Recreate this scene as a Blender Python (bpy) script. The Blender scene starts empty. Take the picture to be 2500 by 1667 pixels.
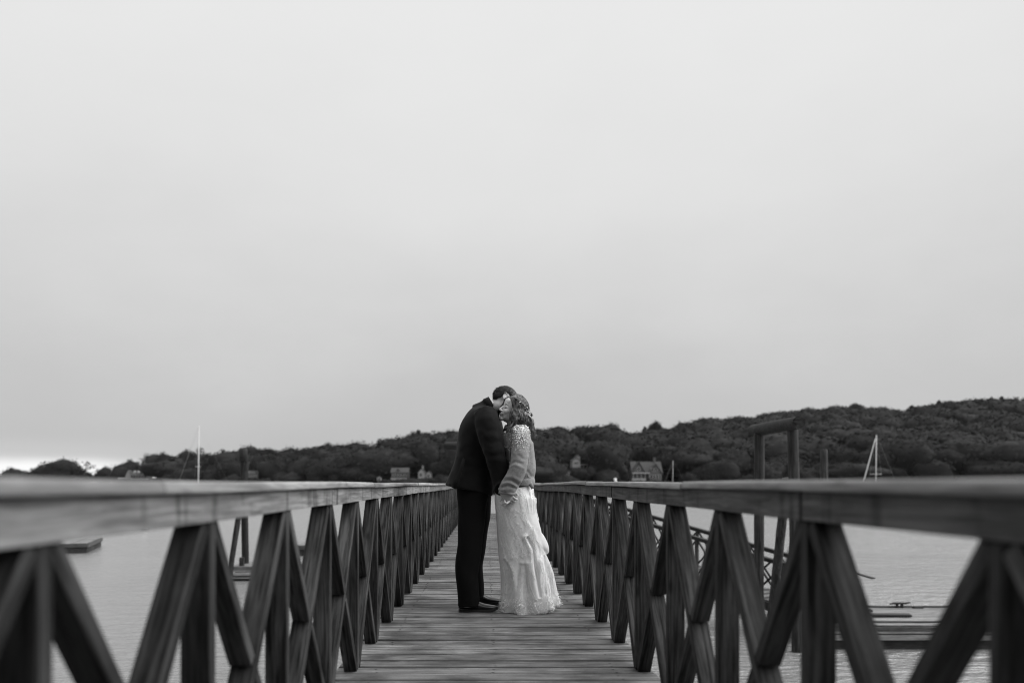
import bpy, bmesh, math, random
import numpy as np
from mathutils import Vector, Matrix, Quaternion
from mathutils.bvhtree import BVHTree

random.seed(7)
rng = np.random.default_rng(7)
SC = bpy.context.scene
COL = SC.collection
R = math.radians
F = 1944.4          # focal length in pixels of the 2500 px wide photograph

# ------------------------------------------------------------------ camera
cam_d = bpy.data.cameras.new("camera")
cam_d.sensor_width = 36.0
cam_d.lens = 28.0
cam_d.shift_x = 0.0248
cam_d.shift_y = 0.1406
cam_d.clip_start = 0.05
cam_d.clip_end = 6000
cam_d.dof.use_dof = True
cam_d.dof.focus_distance = 6.35
cam_d.dof.aperture_fstop = 1.5
cam = bpy.data.objects.new("camera", cam_d)
COL.objects.link(cam)
cam.location = (0, 0, 1.0)
cam.rotation_euler = (R(90), 0, 0)
SC.camera = cam

# ------------------------------------------------------------------ world (overcast)
SUN_EL, SUN_AZ = 44.0, 94.0       # azimuth measured from +y towards +x
world = bpy.data.worlds.new("World")
SC.world = world
world.use_nodes = True
wt = world.node_tree
wt.nodes.clear()
def wn(t): return wt.nodes.new(t)
w_out = wn('ShaderNodeOutputWorld'); w_bg = wn('ShaderNodeBackground')
w_tc = wn('ShaderNodeTexCoord'); w_sep = wn('ShaderNodeSeparateXYZ')
wt.links.new(w_tc.outputs['Generated'], w_sep.inputs[0])
sky = wn('ShaderNodeTexSky'); sky.sky_type = 'NISHITA'; sky.sun_disc = False
sky.sun_elevation = R(SUN_EL); sky.sun_rotation = R(SUN_AZ); sky.dust_density = 4.0
w_bw = wn('ShaderNodeRGBToBW'); wt.links.new(sky.outputs[0], w_bw.inputs[0])
w_sk = wn('ShaderNodeMath'); w_sk.operation = 'MULTIPLY'; w_sk.inputs[1].default_value = 0.0025
wt.links.new(w_bw.outputs[0], w_sk.inputs[0])
def ramp(nt, stops, interp='LINEAR'):
    r = nt.nodes.new('ShaderNodeValToRGB'); r.color_ramp.interpolation = interp
    el = r.color_ramp.elements
    while len(el) < len(stops): el.new(0.5)
    for e, (p, v) in zip(el, stops):
        e.position = p; e.color = (v, v, v, 1)
    return r
# cloud layer: bright overhead, greyer towards the horizon
w_ramp = ramp(wt, [(0.0, 0.2), (0.05, 0.206), (0.12, 0.222), (0.22, 0.258), (0.35, 0.294), (0.5, 0.32), (0.75, 0.34), (1.0, 0.348)])
w_map = wn('ShaderNodeMapping'); w_map.inputs['Scale'].default_value = (1.3, 1.3, 2.6)
wt.links.new(w_tc.outputs['Generated'], w_map.inputs[0])
w_no = wn('ShaderNodeTexNoise'); w_no.inputs['Scale'].default_value = 1.9; w_no.inputs['Detail'].default_value = 7
w_no.inputs['Roughness'].default_value = .52
wt.links.new(w_map.outputs[0], w_no.inputs['Vector'])
w_nm = wn('ShaderNodeMath'); w_nm.operation = 'MULTIPLY_ADD'
w_nm.inputs[1].default_value = 0.26; w_nm.inputs[2].default_value = -0.13
wt.links.new(w_no.outputs['Fac'], w_nm.inputs[0])
w_el = wn('ShaderNodeMath'); w_el.operation = 'MULTIPLY_ADD'; w_el.inputs[1].default_value = 1.0
wt.links.new(w_nm.outputs[0], w_el.inputs[0]); wt.links.new(w_sep.outputs['Z'], w_el.inputs[2])
wt.links.new(w_el.outputs[0], w_ramp.inputs[0])
# gap of clear bright sky under the cloud base towards the left horizon
w_gap = ramp(wt, [(0.0, 1), (0.022, 1), (0.038, .12), (0.06, 0)], 'EASE')
w_gn = wn('ShaderNodeMath'); w_gn.operation = 'MULTIPLY_ADD'; w_gn.inputs[1].default_value = 0.10
wt.links.new(w_nm.outputs[0], w_gn.inputs[0]); wt.links.new(w_sep.outputs['Z'], w_gn.inputs[2])
wt.links.new(w_gn.outputs[0], w_gap.inputs[0])
w_az = wn('ShaderNodeMath'); w_az.operation = 'MULTIPLY'; w_az.inputs[1].default_value = -1
wt.links.new(w_sep.outputs['X'], w_az.inputs[0])
w_azr = ramp(wt, [(0.34, 0), (0.46, 1)], 'EASE'); wt.links.new(w_az.outputs[0], w_azr.inputs[0])
w_gm = wn('ShaderNodeMath'); w_gm.operation = 'MULTIPLY'
wt.links.new(w_gap.outputs[0], w_gm.inputs[0]); wt.links.new(w_azr.outputs[0], w_gm.inputs[1])
w_g2 = wn('ShaderNodeMath'); w_g2.operation = 'MULTIPLY'; w_g2.inputs[1].default_value = 0.195
wt.links.new(w_gm.outputs[0], w_g2.inputs[0])
w_a1 = wn('ShaderNodeMath'); w_a1.operation = 'ADD'
wt.links.new(w_ramp.outputs[0], w_a1.inputs[0]); wt.links.new(w_g2.outputs[0], w_a1.inputs[1])
w_a2 = wn('ShaderNodeMath'); w_a2.operation = 'ADD'
wt.links.new(w_a1.outputs[0], w_a2.inputs[0]); wt.links.new(w_sk.outputs[0], w_a2.inputs[1])
wt.links.new(w_a2.outputs[0], w_bg.inputs['Color']); w_bg.inputs['Strength'].default_value = 1.0
wt.links.new(w_bg.outputs[0], w_out.inputs[0])

# ------------------------------------------------------------------ sun (veiled by cloud)
sd = bpy.data.lights.new("sun", 'SUN'); sd.energy = 1.5; sd.angle = R(70)
sun = bpy.data.objects.new("sun", sd); COL.objects.link(sun)
sdir = Vector((math.sin(R(SUN_AZ)) * math.cos(R(SUN_EL)), math.cos(R(SUN_AZ)) * math.cos(R(SUN_EL)), math.sin(R(SUN_EL))))
sun.rotation_euler = (-sdir).to_track_quat('-Z', 'Y').to_euler()
sun.location = sdir * 40

# ------------------------------------------------------------------ exposure
vs = SC.view_settings
vs.view_transform = 'Standard'; vs.look = 'None'; vs.exposure = 1.32; vs.gamma = 1.0
vs.use_curve_mapping = False
SC.cycles.use_denoising = True
SC.cycles.denoising_prefilter = 'ACCURATE'
SC.cycles.pixel_filter_type = 'BLACKMAN_HARRIS'
SC.cycles.filter_width = 1.05
SC.cycles.use_adaptive_sampling = False
SC.cycles.sample_clamp_indirect = 2.0
SC.cycles.sample_clamp_direct = 3.0
SC.cycles.max_bounces = 6
SC.cycles.diffuse_bounces = 3
SC.cycles.glossy_bounces = 3
SC.cycles.transparent_max_bounces = 4

# ------------------------------------------------------------------ helpers
def tag(o, label=None, cat=None, group=None, kind=None):
    if label: o['label'] = label
    if cat: o['category'] = cat
    if group: o['group'] = group
    if kind: o['kind'] = kind
    return o

def empty(name, loc=(0, 0, 0), rz=0, **k):
    o = bpy.data.objects.new(name, None); COL.objects.link(o)
    o.empty_display_size = .2
    o.location = loc; o.rotation_euler = (0, 0, rz)
    return tag(o, **k)

def wmat(o):
    if o.parent is None: return o.matrix_basis.copy()
    return wmat(o.parent) @ o.matrix_parent_inverse @ o.matrix_basis

def link(name, me, mat=None, parent=None, world=True):
    """Link a mesh object; its data is in world space unless the parent has moved."""
    o = bpy.data.objects.new(name, me); COL.objects.link(o)
    if mat is not None and not me.materials: me.materials.append(mat)
    if parent is not None:
        o.parent = parent
        if world:
            o.matrix_parent_inverse = wmat(parent).inverted()
    return o

def smooth(me, on=True):
    me.polygons.foreach_set('use_smooth', [on] * len(me.polygons)); me.update(); return me

class MB:
    """Collects shapes; build() makes ONE mesh object."""
    def __init__(s): s.v = []; s.f = []
    def add(s, v, f):
        o = len(s.v); s.v.extend([tuple(map(float, p)) for p in v]); s.f.extend([tuple(i + o for i in q) for q in f]); return s
    def box(s, c, size, rot=None):
        x, y, z = size[0] / 2, size[1] / 2, size[2] / 2
        vs = [Vector(p) for p in ((-x, -y, -z), (x, -y, -z), (x, y, -z), (-x, y, -z), (-x, -y, z), (x, -y, z), (x, y, z), (-x, y, z))]
        if rot is not None: vs = [rot @ p for p in vs]
        c = Vector(c)
        return s.add([c + p for p in vs], [(0, 3, 2, 1), (4, 5, 6, 7), (0, 1, 5, 4), (1, 2, 6, 5), (2, 3, 7, 6), (3, 0, 4, 7)])
    def prism(s, poly, axis_from, axis_to):
        """poly: list of offsets (Vector) swept from axis_from to axis_to."""
        n = len(poly); a = Vector(axis_from); b = Vector(axis_to)
        vs = [a + Vector(p) for p in poly] + [b + Vector(p) for p in poly]
        fs = [tuple(range(n - 1, -1, -1)), tuple(range(n, 2 * n))] + [(i, (i + 1) % n, n + (i + 1) % n, n + i) for i in range(n)]
        return s.add(vs, fs)
    def tube(s, pts, rad, n=10, flat=1.0, up=None):
        v, f = tube_arrays(pts, rad, n, flat, up); return s.add(v, f)
    def mesh(s, name):
        me = bpy.data.meshes.new(name); me.from_pydata(s.v, [], s.f); me.update(); return me
    def build(s, name, mat=None, parent=None, sm=False):
        me = s.mesh(name)
        if sm: smooth(me)
        return link(name, me, mat, parent)

def tube_arrays(pts, rad, n=10, flat=1.0, up=None):
    pts = [Vector(p) for p in pts]; m = len(pts)
    if not hasattr(rad, '__len__'): rad = [rad] * m
    vs, fs = [], []
    tang = []
    for i in range(m):
        t = (pts[min(i + 1, m - 1)] - pts[max(i - 1, 0)])
        tang.append(t.normalized())
    ref = Vector(up) if up is not None else (Vector((0, 1, 0)) if abs(tang[0].y) < .8 else Vector((1, 0, 0)))
    u = (ref - tang[0] * ref.dot(tang[0])).normalized()
    for i in range(m):
        if i:
            q = tang[i - 1].rotation_difference(tang[i]); u = q @ u
            u = (u - tang[i] * u.dot(tang[i])).normalized()
        w = tang[i].cross(u)
        for k in range(n):
            a = 2 * math.pi * k / n
            vs.append(pts[i] + u * math.cos(a) * rad[i] + w * math.sin(a) * rad[i] * flat)
    for i in range(m - 1):
        for k in range(n):
            fs.append((i * n + k, i * n + (k + 1) % n, (i + 1) * n + (k + 1) % n, (i + 1) * n + k))
    c0 = len(vs); vs.append(pts[0]); c1 = len(vs); vs.append(pts[-1])
    for k in range(n):
        fs.append((c0, (k + 1) % n, k)); fs.append((c1, (m - 1) * n + k, (m - 1) * n + (k + 1) % n))
    return vs, fs

def catmull(P, m):
    """Resample control rows P (k x d) to m rows with a Catmull-Rom spline."""
    P = np.asarray(P, float); k = len(P)
    t = np.linspace(0, k - 1, m); i = np.clip(t.astype(int), 0, k - 2); f = (t - i)[:, None]
    p0 = P[np.clip(i - 1, 0, k - 1)]; p1 = P[i]; p2 = P[i + 1]; p3 = P[np.clip(i + 2, 0, k - 1)]
    return .5 * ((2 * p1) + (-p0 + p2) * f + (2 * p0 - 5 * p1 + 4 * p2 - p3) * f ** 2 + (-p0 + 3 * p1 - 3 * p2 + p3) * f ** 3)

def loft(secs, m=40, n=40, e=2.2, fn=None):
    """secs rows: cx, cy, cz, a (in the XZ plane), b (along Y).  Closed surface."""
    S = catmull(secs, m)
    vs, fs = [], []
    th = np.linspace(0, 2 * np.pi, n, endpoint=False)
    ct, st = np.cos(th), np.sin(th)
    cu = np.sign(ct) * np.abs(ct) ** (2 / e); su = np.sign(st) * np.abs(st) ** (2 / e)
    for i in range(m):
        t = S[min(i + 1, m - 1), :3] - S[max(i - 1, 0), :3]; t[1] = 0; t /= np.linalg.norm(t)
        u = np.array([t[2], 0, -t[0]])
        k = np.ones(n) if fn is None else fn(i / (m - 1), th)
        for j in range(n):
            p = S[i, :3] + u * S[i, 3] * cu[j] * k[j]; p = p + np.array([0, S[i, 4] * su[j] * k[j], 0])
            vs.append(p)
    for i in range(m - 1):
        for j in range(n):
            fs.append((i * n + j, i * n + (j + 1) % n, (i + 1) * n + (j + 1) % n, (i + 1) * n + j))
    vs.append(S[0, :3]); vs.append(S[-1, :3]); c0 = len(vs) - 2
    for j in range(n):
        fs.append((c0, (j + 1) % n, j)); fs.append((c0 + 1, (m - 1) * n + j, (m - 1) * n + (j + 1) % n))
    return vs, fs

def ellipsoid(c, r, rot=None, nu=16, nv=10):
    c = Vector(c); vs = [Vector((0, 0, r[2]))]
    for i in range(1, nv):
        a = math.pi * i / nv
        for k in range(nu):
            b = 2 * math.pi * k / nu
            vs.append(Vector((r[0] * math.sin(a) * math.cos(b), r[1] * math.sin(a) * math.sin(b), r[2] * math.cos(a))))
    vs.append(Vector((0, 0, -r[2]))); fs = []
    for k in range(nu): fs.append((0, 1 + k, 1 + (k + 1) % nu))
    for i in range(nv - 2):
        for k in range(nu):
            a = 1 + i * nu
            fs.append((a + k, a + nu + k, a + nu + (k + 1) % nu, a + (k + 1) % nu))
    l = len(vs) - 1; a = 1 + (nv - 2) * nu
    for k in range(nu): fs.append((l, a + (k + 1) % nu, a + k))
    if rot is not None: vs = [rot @ p for p in vs]
    return [c + p for p in vs], fs

def np_mesh(name, V, Q):
    """Fast mesh from arrays: V (n,3), Q (m,4 or 3)."""
    V = np.asarray(V, np.float32); Q = np.asarray(Q, np.int32); k = Q.shape[1]
    me = bpy.data.meshes.new(name)
    me.vertices.add(len(V)); me.vertices.foreach_set('co', V.ravel())
    me.loops.add(Q.size); me.loops.foreach_set('vertex_index', Q.ravel())
    me.polygons.add(len(Q)); me.polygons.foreach_set('loop_start', np.arange(0, Q.size, k, dtype=np.int32))
    me.update(calc_edges=True); return me

def vnoise(P, scale, seed=0):
    """Trilinear value noise in [-1,1]."""
    P = np.asarray(P, float) * scale + seed * 17.31
    i = np.floor(P).astype(np.int64); f = P - i; f = f * f * (3 - 2 * f)
    def h(a, b, c):
        n = (a * 374761393 + b * 668265263 + c * 2147483647 + seed * 974711) & 0xffffffff
        n = ((n ^ (n >> 13)) * 1274126177) & 0xffffffff
        return ((n ^ (n >> 16)) & 0xffff) / 32767.5 - 1
    r = 0
    for dx in (0, 1):
        for dy in (0, 1):
            for dz in (0, 1):
                w = (f[:, 0] if dx else 1 - f[:, 0]) * (f[:, 1] if dy else 1 - f[:, 1]) * (f[:, 2] if dz else 1 - f[:, 2])
                r = r + w * h(i[:, 0] + dx, i[:, 1] + dy, i[:, 2] + dz)
    return r

def voxel_mesh(name, parts, vox, sm=2, disp=None):
    """Union of closed shapes as one continuous surface."""
    b = MB()
    for v, f in parts: b.add(v, f)
    me = b.mesh('tmp'); o = bpy.data.objects.new('tmp', me); COL.objects.link(o)
    md = o.modifiers.new('r', 'REMESH'); md.mode = 'VOXEL'; md.voxel_size = vox; md.adaptivity = 0
    if sm:
        ms = o.modifiers.new('s', 'SMOOTH'); ms.iterations = sm; ms.factor = .5
    dg = bpy.context.evaluated_depsgraph_get(); dg.update()
    out = bpy.data.meshes.new_from_object(o.evaluated_get(dg)); out.name = name
    bpy.data.objects.remove(o); bpy.data.meshes.remove(me)
    if disp is not None:
        n = len(out.vertices); co = np.empty(n * 3, np.float32); out.vertices.foreach_get('co', co); co = co.reshape(-1, 3)
        nr = np.empty(n * 3, np.float32); out.vertices.foreach_get('normal', nr); nr = nr.reshape(-1, 3)
        co = co + nr * disp(co, nr)[:, None].astype(np.float32)
        out.vertices.foreach_set('co', co.ravel().astype(np.float32)); out.update()
    return smooth(out)

def bvh_of(me):
    return BVHTree.FromPolygons([v.co.copy() for v in me.vertices], [tuple(p.vertices) for p in me.polygons])

_bc = {}
def beam_mesh(L, W, T, bev=.004, seg=1, name='beam'):
    """Chamfered timber, length along X, width Y, thickness Z."""
    key = (round(L, 4), round(W, 4), round(T, 4), bev, seg)
    if key in _bc: return _bc[key]
    bm = bmesh.new(); bmesh.ops.create_cube(bm, size=1)
    for v in bm.verts: v.co = Vector((v.co.x * L, v.co.y * W, v.co.z * T))
    bmesh.ops.bevel(bm, geom=bm.edges[:], offset=bev, segments=seg, affect='EDGES', profile=.5)
    me = bpy.data.meshes.new(name); bm.to_mesh(me); bm.free(); _bc[key] = me
    return me

def place_beam(name, a, b, W, T, mat, parent, lateral=(1, 0, 0), bev=.004, share=True, roll=0):
    """A timber from a to b; its W side lies along `lateral`."""
    a = Vector(a); b = Vector(b); x = (b - a); L = x.length; x.normalize()
    y = Vector(lateral); y = (y - x * y.dot(x)).normalized(); z = x.cross(y)
    me = beam_mesh(round(L, 2) if share else L, W, T, bev)
    if not me.materials: me.materials.append(mat)
    elif me.materials[0] != mat:
        me = me.copy(); me.materials.clear(); me.materials.append(mat); 
    o = bpy.data.objects.new(name, me); COL.objects.link(o); o.parent = parent
    M = Matrix((x, y, z)).transposed().to_4x4(); M.translation = (a + b) / 2
    if parent is not None:
        M = wmat(parent).inverted() @ M
    o.matrix_basis = M
    return o

# ------------------------------------------------------------------ materials (all grey: the photograph is black and white)
def new_mat(name):
    m = bpy.data.materials.new(name); m.use_nodes = True
    nt = m.node_tree; p = nt.nodes['Principled BSDF']
    return m, nt, p

def mat_plain(name, v, rough=.7, var=.0, scale=30, spec=.3, bump=0, metal=0):
    m, nt, p = new_mat(name)
    p.inputs['Base Color'].default_value = (v, v, v, 1); p.inputs['Roughness'].default_value = rough
    p.inputs['Specular IOR Level'].default_value = spec; p.inputs['Metallic'].default_value = metal
    if var or bump:
        tc = nt.nodes.new('ShaderNodeTexCoord'); no = nt.nodes.new('ShaderNodeTexNoise')
        no.inputs['Scale'].default_value = scale; no.inputs['Detail'].default_value = 6
        nt.links.new(tc.outputs['Object'], no.inputs['Vector'])
        r = ramp(nt, [(.3, v * (1 - var)), (.7, v * (1 + var))]); nt.links.new(no.outputs['Fac'], r.inputs[0])
        nt.links.new(r.outputs[0], p.inputs['Base Color'])
        if bump:
            b = nt.nodes.new('ShaderNodeBump'); b.inputs['Strength'].default_value = bump; b.inputs['Distance'].default_value = .01
            nt.links.new(no.outputs['Fac'], b.inputs['Height']); nt.links.new(b.outputs[0], p.inputs['Normal'])
    return m

def mat_wood(name, lo, hi, rough=.75, grain=1.0, stain=.5, axis=0, bump=.35, spec=.25, pos_stain=False, streak=0, edge=0, tone_var=.5, knots=.6):
    """Weathered timber: grain along the local axis, blotchy stains, a tone of its own for each piece."""
    m, nt, p = new_mat(name); N = nt.nodes; L = nt.links
    tc = N.new('ShaderNodeTexCoord'); oi = N.new('ShaderNodeObjectInfo')
    off = N.new('ShaderNodeVectorMath'); off.operation = 'MULTIPLY_ADD'
    cx = N.new('ShaderNodeCombineXYZ'); 
    for k in range(3):
        L.new(oi.outputs['Random'], cx.inputs[k])
    off.inputs[1].default_value = (37, 91, 53)
    L.new(cx.outputs[0], off.inputs[0]); L.new(tc.outputs['Object'], off.inputs[2])
    mp = N.new('ShaderNodeMapping'); sc = [70 * grain] * 3; sc[axis] = 3.0 * grain; mp.inputs['Scale'].default_value = sc
    L.new(off.outputs[0], mp.inputs[0])
    g = N.new('ShaderNodeTexNoise'); g.inputs['Scale'].default_value = 1.0; g.inputs['Detail'].default_value = 7; g.inputs['Roughness'].default_value = .65
    g.inputs['Distortion'].default_value = .6
    L.new(mp.outputs[0], g.inputs['Vector'])
    mp2 = N.new('ShaderNodeMapping'); sc = [9.0] * 3; sc[axis] = 2.2; mp2.inputs['Scale'].default_value = sc
    L.new(off.outputs[0], mp2.inputs[0])
    b = N.new('ShaderNodeTexNoise'); b.inputs['Scale'].default_value = 1.0; b.inputs['Detail'].default_value = 5; b.inputs['Roughness'].default_value = .6
    L.new(mp2.outputs[0], b.inputs['Vector'])
    r = ramp(nt, [(.36, lo), (.5, (lo + hi) * .5), (.64, hi)]); L.new(g.outputs['Fac'], r.inputs[0])
    r2 = ramp(nt, [(.3, 1 - stain), (.6, 1.0)]); L.new(b.outputs['Fac'], r2.inputs[0])
    mu = N.new('ShaderNodeMix'); mu.data_type = 'RGBA'; mu.blend_type = 'MULTIPLY'; mu.inputs[0].default_value = 1
    L.new(r.outputs[0], mu.inputs[6]); L.new(r2.outputs[0], mu.inputs[7])
    tone = N.new('ShaderNodeMath'); tone.operation = 'MULTIPLY_ADD'; tone.inputs[1].default_value = tone_var; tone.inputs[2].default_value = 1 - tone_var * .5
    L.new(oi.outputs['Random'], tone.inputs[0])
    mu2 = N.new('ShaderNodeMix'); mu2.data_type = 'RGBA'; mu2.blend_type = 'MULTIPLY'; mu2.inputs[0].default_value = 1
    L.new(mu.outputs[2], mu2.inputs[6]); L.new(tone.outputs[0], mu2.inputs[7])
    last = mu2.outputs[2]
    if knots:
        mpk = N.new('ShaderNodeMapping'); sc = [9.0] * 3; sc[axis] = 3.2; mpk.inputs['Scale'].default_value = sc
        L.new(off.outputs[0], mpk.inputs[0]); vo = N.new('ShaderNodeTexVoronoi'); vo.inputs['Scale'].default_value = 1.0
        L.new(mpk.outputs[0], vo.inputs['Vector'])
        rk = ramp(nt, [(.05, 1 - knots), (.13, 1.0)]); L.new(vo.outputs['Distance'], rk.inputs[0])
        muk = N.new('ShaderNodeMix'); muk.data_type = 'RGBA'; muk.blend_type = 'MULTIPLY'; muk.inputs[0].default_value = 1
        L.new(last, muk.inputs[6]); L.new(rk.outputs[0], muk.inputs[7]); last = muk.outputs[2]
    if pos_stain:
        ge = N.new('ShaderNodeNewGeometry'); mp3 = N.new('ShaderNodeMapping'); mp3.inputs['Scale'].default_value = (1.5, 2.2, 1)
        L.new(ge.outputs['Position'], mp3.inputs[0])
        w = N.new('ShaderNodeTexNoise'); w.inputs['Scale'].default_value = 1.0; w.inputs['Detail'].default_value = 9; w.inputs['Roughness'].default_value = .68
        L.new(mp3.outputs[0], w.inputs['Vector'])
        r3 = ramp(nt, [(.40, .34), (.56, 1.0)]); L.new(w.outputs['Fac'], r3.inputs[0])
        mu3 = N.new('ShaderNodeMix'); mu3.data_type = 'RGBA'; mu3.blend_type = 'MULTIPLY'; mu3.inputs[0].default_value = 1
        L.new(last, mu3.inputs[6]); L.new(r3.outputs[0], mu3.inputs[7]); last = mu3.outputs[2]
    if edge:
        sx = N.new('ShaderNodeSeparateXYZ'); L.new(tc.outputs['Object'], sx.inputs[0])
        ab = N.new('ShaderNodeMath'); ab.operation = 'ABSOLUTE'; L.new(sx.outputs['Y'], ab.inputs[0])
        wn_ = N.new('ShaderNodeMath'); wn_.operation = 'MULTIPLY_ADD'; wn_.inputs[1].default_value = .010; L.new(b.outputs['Fac'], wn_.inputs[0]); L.new(ab.outputs[0], wn_.inputs[2])
        r5 = ramp(nt, [(edge - .004, 1.0), (edge + .008, .22)]); L.new(wn_.outputs[0], r5.inputs[0])
        mu5 = N.new('ShaderNodeMix'); mu5.data_type = 'RGBA'; mu5.blend_type = 'MULTIPLY'; mu5.inputs[0].default_value = 1
        L.new(last, mu5.inputs[6]); L.new(r5.outputs[0], mu5.inputs[7]); last = mu5.outputs[2]
    if streak:
        mp4 = N.new('ShaderNodeMapping'); sc = [11.0] * 3; sc[2] = 1.6; mp4.inputs['Scale'].default_value = sc
        ge = N.new('ShaderNodeNewGeometry'); L.new(ge.outputs['Position'], mp4.inputs[0])
        w = N.new('ShaderNodeTexNoise'); w.inputs['Scale'].default_value = .7; w.inputs['Detail'].default_value = 7; w.inputs['Roughness'].default_value = .7
        L.new(mp4.outputs[0], w.inputs['Vector'])
        r3 = ramp(nt, [(.38, 1 - streak), (.46, 1.0)]); L.new(w.outputs['Fac'], r3.inputs[0])
        mu3 = N.new('ShaderNodeMix'); mu3.data_type = 'RGBA'; mu3.blend_type = 'MULTIPLY'; mu3.inputs[0].default_value = 1
        L.new(last, mu3.inputs[6]); L.new(r3.outputs[0], mu3.inputs[7]); last = mu3.outputs[2]
    L.new(last, p.inputs['Base Color'])
    bp = N.new('ShaderNodeBump'); bp.inputs['Strength'].default_value = bump; bp.inputs['Distance'].default_value = .004
    L.new(g.outputs['Fac'], bp.inputs['Height']); L.new(bp.outputs[0], p.inputs['Normal'])
    rr = N.new('ShaderNodeMath'); rr.operation = 'MULTIPLY_ADD'; rr.inputs[1].default_value = .3; rr.inputs[2].default_value = rough - .15
    L.new(b.outputs['Fac'], rr.inputs[0]); L.new(rr.outputs[0], p.inputs['Roughness'])
    p.inputs['Specular IOR Level'].default_value = spec
    return m

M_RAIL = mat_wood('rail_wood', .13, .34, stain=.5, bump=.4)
M_CAP = mat_wood('cap_wood', .16, .36, rough=.6, stain=.35)
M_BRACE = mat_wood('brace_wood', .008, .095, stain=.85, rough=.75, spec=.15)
M_DECK = mat_wood('deck_wood', .05, .34, tone_var=.35, edge=.067, stain=.5, rough=.55, spec=.4, pos_stain=True, bump=.7)
M_DARKWOOD = mat_wood('dark_timber', .02, .06, stain=.5)
M_PILE = mat_wood('pile_wood', .012, .075, stain=.7, axis=2, grain=.35, bump=1.0)
M_PILE_DARK = mat_wood('wet_pile', .006, .03, stain=.7, axis=2, grain=.35, bump=1.0)
M_LOG = mat_wood('log_wood', .010, .055, stain=.7, axis=0, grain=.35, bump=1.0)
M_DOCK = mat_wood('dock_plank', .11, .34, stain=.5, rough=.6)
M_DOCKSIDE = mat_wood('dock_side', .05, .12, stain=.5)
M_NAIL = mat_plain('nail', .03, .5)
# ================================================================== SETTING
WATER_Z = -2.5
HAZE = .00003
def Q(nx, ny, y):
    """Point at depth y that the lens sees at photograph pixel (nx, ny)."""
    return Vector(((nx - 1188) * y / F, y, 1 + (1185 - ny) * y / F))

# ---- water
def mat_water():
    m, nt, p = new_mat('sea_water'); N = nt.nodes; L = nt.links
    p.inputs['Base Color'].default_value = (.20, .20, .20, 1); p.inputs['Roughness'].default_value = .22
    p.inputs['IOR'].default_value = 2.2; p.inputs['Specular IOR Level'].default_value = .5
    tc = N.new('ShaderNodeTexCoord')
    def layer(sx, sy, det, seed):
        mp = N.new('ShaderNodeMapping'); mp.inputs['Scale'].default_value = (sx, sy, 1); mp.inputs['Location'].default_value = (seed, seed * 2, 0)
        mp.inputs['Rotation'].default_value = (0, 0, R(8 + seed))
        L.new(tc.outputs['Object'], mp.inputs[0])
        n = N.new('ShaderNodeTexNoise'); n.inputs['Scale'].default_value = 1; n.inputs['Detail'].default_value = det; n.inputs['Roughness'].default_value = .55
        n.inputs['Distortion'].default_value = .4
        L.new(mp.outputs[0], n.inputs['Vector']); return n
    a = layer(1.1, 2.6, 4, 3); b = layer(3.6, 7.0, 3, 11); c = layer(.06, .14, 3, 5)
    ad = N.new('ShaderNodeMath'); ad.operation = 'MULTIPLY_ADD'; ad.inputs[1].default_value = .40
    L.new(b.outputs['Fac'], ad.inputs[0]); L.new(a.outputs['Fac'], ad.inputs[2])
    gust = ramp(nt, [(.35, .5), (.65, 1.0)]); L.new(c.outputs['Fac'], gust.inputs[0])
    bp = N.new('ShaderNodeBump'); bp.inputs['Distance'].default_value = .24
    L.new(gust.outputs[0], bp.inputs['Strength'])
    L.new(ad.outputs[0], bp.inputs['Height']); L.new(bp.outputs[0], p.inputs['Normal'])
    return m
b = MB(); b.add([(-4000, -200, WATER_Z), (4000, -200, WATER_Z), (4000, 4500, WATER_Z), (-4000, 4500, WATER_Z)], [(0, 1, 2, 3)])
o = b.build('water', mat_water()); tag(o, 'grey rippled harbour water around the pier', kind='structure')

# ---- far shore
SKX = [-900, -200, 10, 60, 110, 155, 205, 232, 258, 282, 300, 330, 370, 410, 455, 490, 540, 590, 640, 700, 770, 830, 890, 950, 1010, 1100, 1200, 1310, 1415, 1490, 1560, 1630, 1700, 1780, 1870, 1990, 2085, 2180, 2290, 2420, 2500, 2700, 3300]
SKY = [1150, 1150, 1150, 1142, 1136, 1128, 1132, 1152, 1146, 1152, 1136, 1126, 1112, 1108, 1104, 1108, 1104, 1096, 1098, 1098, 1086, 1090, 1088, 1074, 1052, 1054, 1048, 1043, 1040, 1038, 1047, 1043, 1026, 1019, 1010, 993, 988, 995, 977, 971, 966, 958, 950]
DX = [-900, -300, 200, 300, 420, 600, 800, 1000, 1200, 1400, 1700, 2000, 2300, 2600, 3300]
DS = [620, 560, 500, 470, 400, 360, 330, 310, 300, 300, 300, 290, 280, 270, 250]
DR = [660, 600, 540, 520, 450, 420, 415, 425, 435, 455, 480, 500, 520, 540, 560]
def shore(nx): return float(np.interp(nx, DX, DS))
def ridge(nx): return float(np.interp(nx, DX, DR))
def sky_top(nx, D): return 1 + (1185 - float(np.interp(nx, SKX, SKY))) / F * D
def ridge_z(nx):
    return max(-.6, sky_top(nx, ridge(nx)) - 13.0)
def ground(nx, D):
    s, r = shore(nx), ridge(nx); t = (D - s) / (r - s)
    if t < 0: return WATER_Z - .5
    zr = ridge_z(nx)
    if t > 1: return zr - (t - 1) * 4
    return -2.2 + (zr + 2.2) * (t ** 1.15)
def mat_ground():
    return mat_plain('hill_ground', .035, .95, .5, .08, spec=.05)
V, Fc = [], []
cols = list(range(-900, 3301, 60)); ts = [-.12, -.02, 0.0, .1, .25, .4, .55, .7, .85, 1.0, 1.4, 2.5]
for nx in cols:
    for t in ts:
        s, r = shore(nx), ridge(nx); D = s + t * (r - s)
        z = ground(nx, D) if t >= 0 else (WATER_Z - .6 if t < -.05 else WATER_Z + .05)
        V.append(((nx - 1188) / F * D, D, z))
nT = len(ts)
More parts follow.
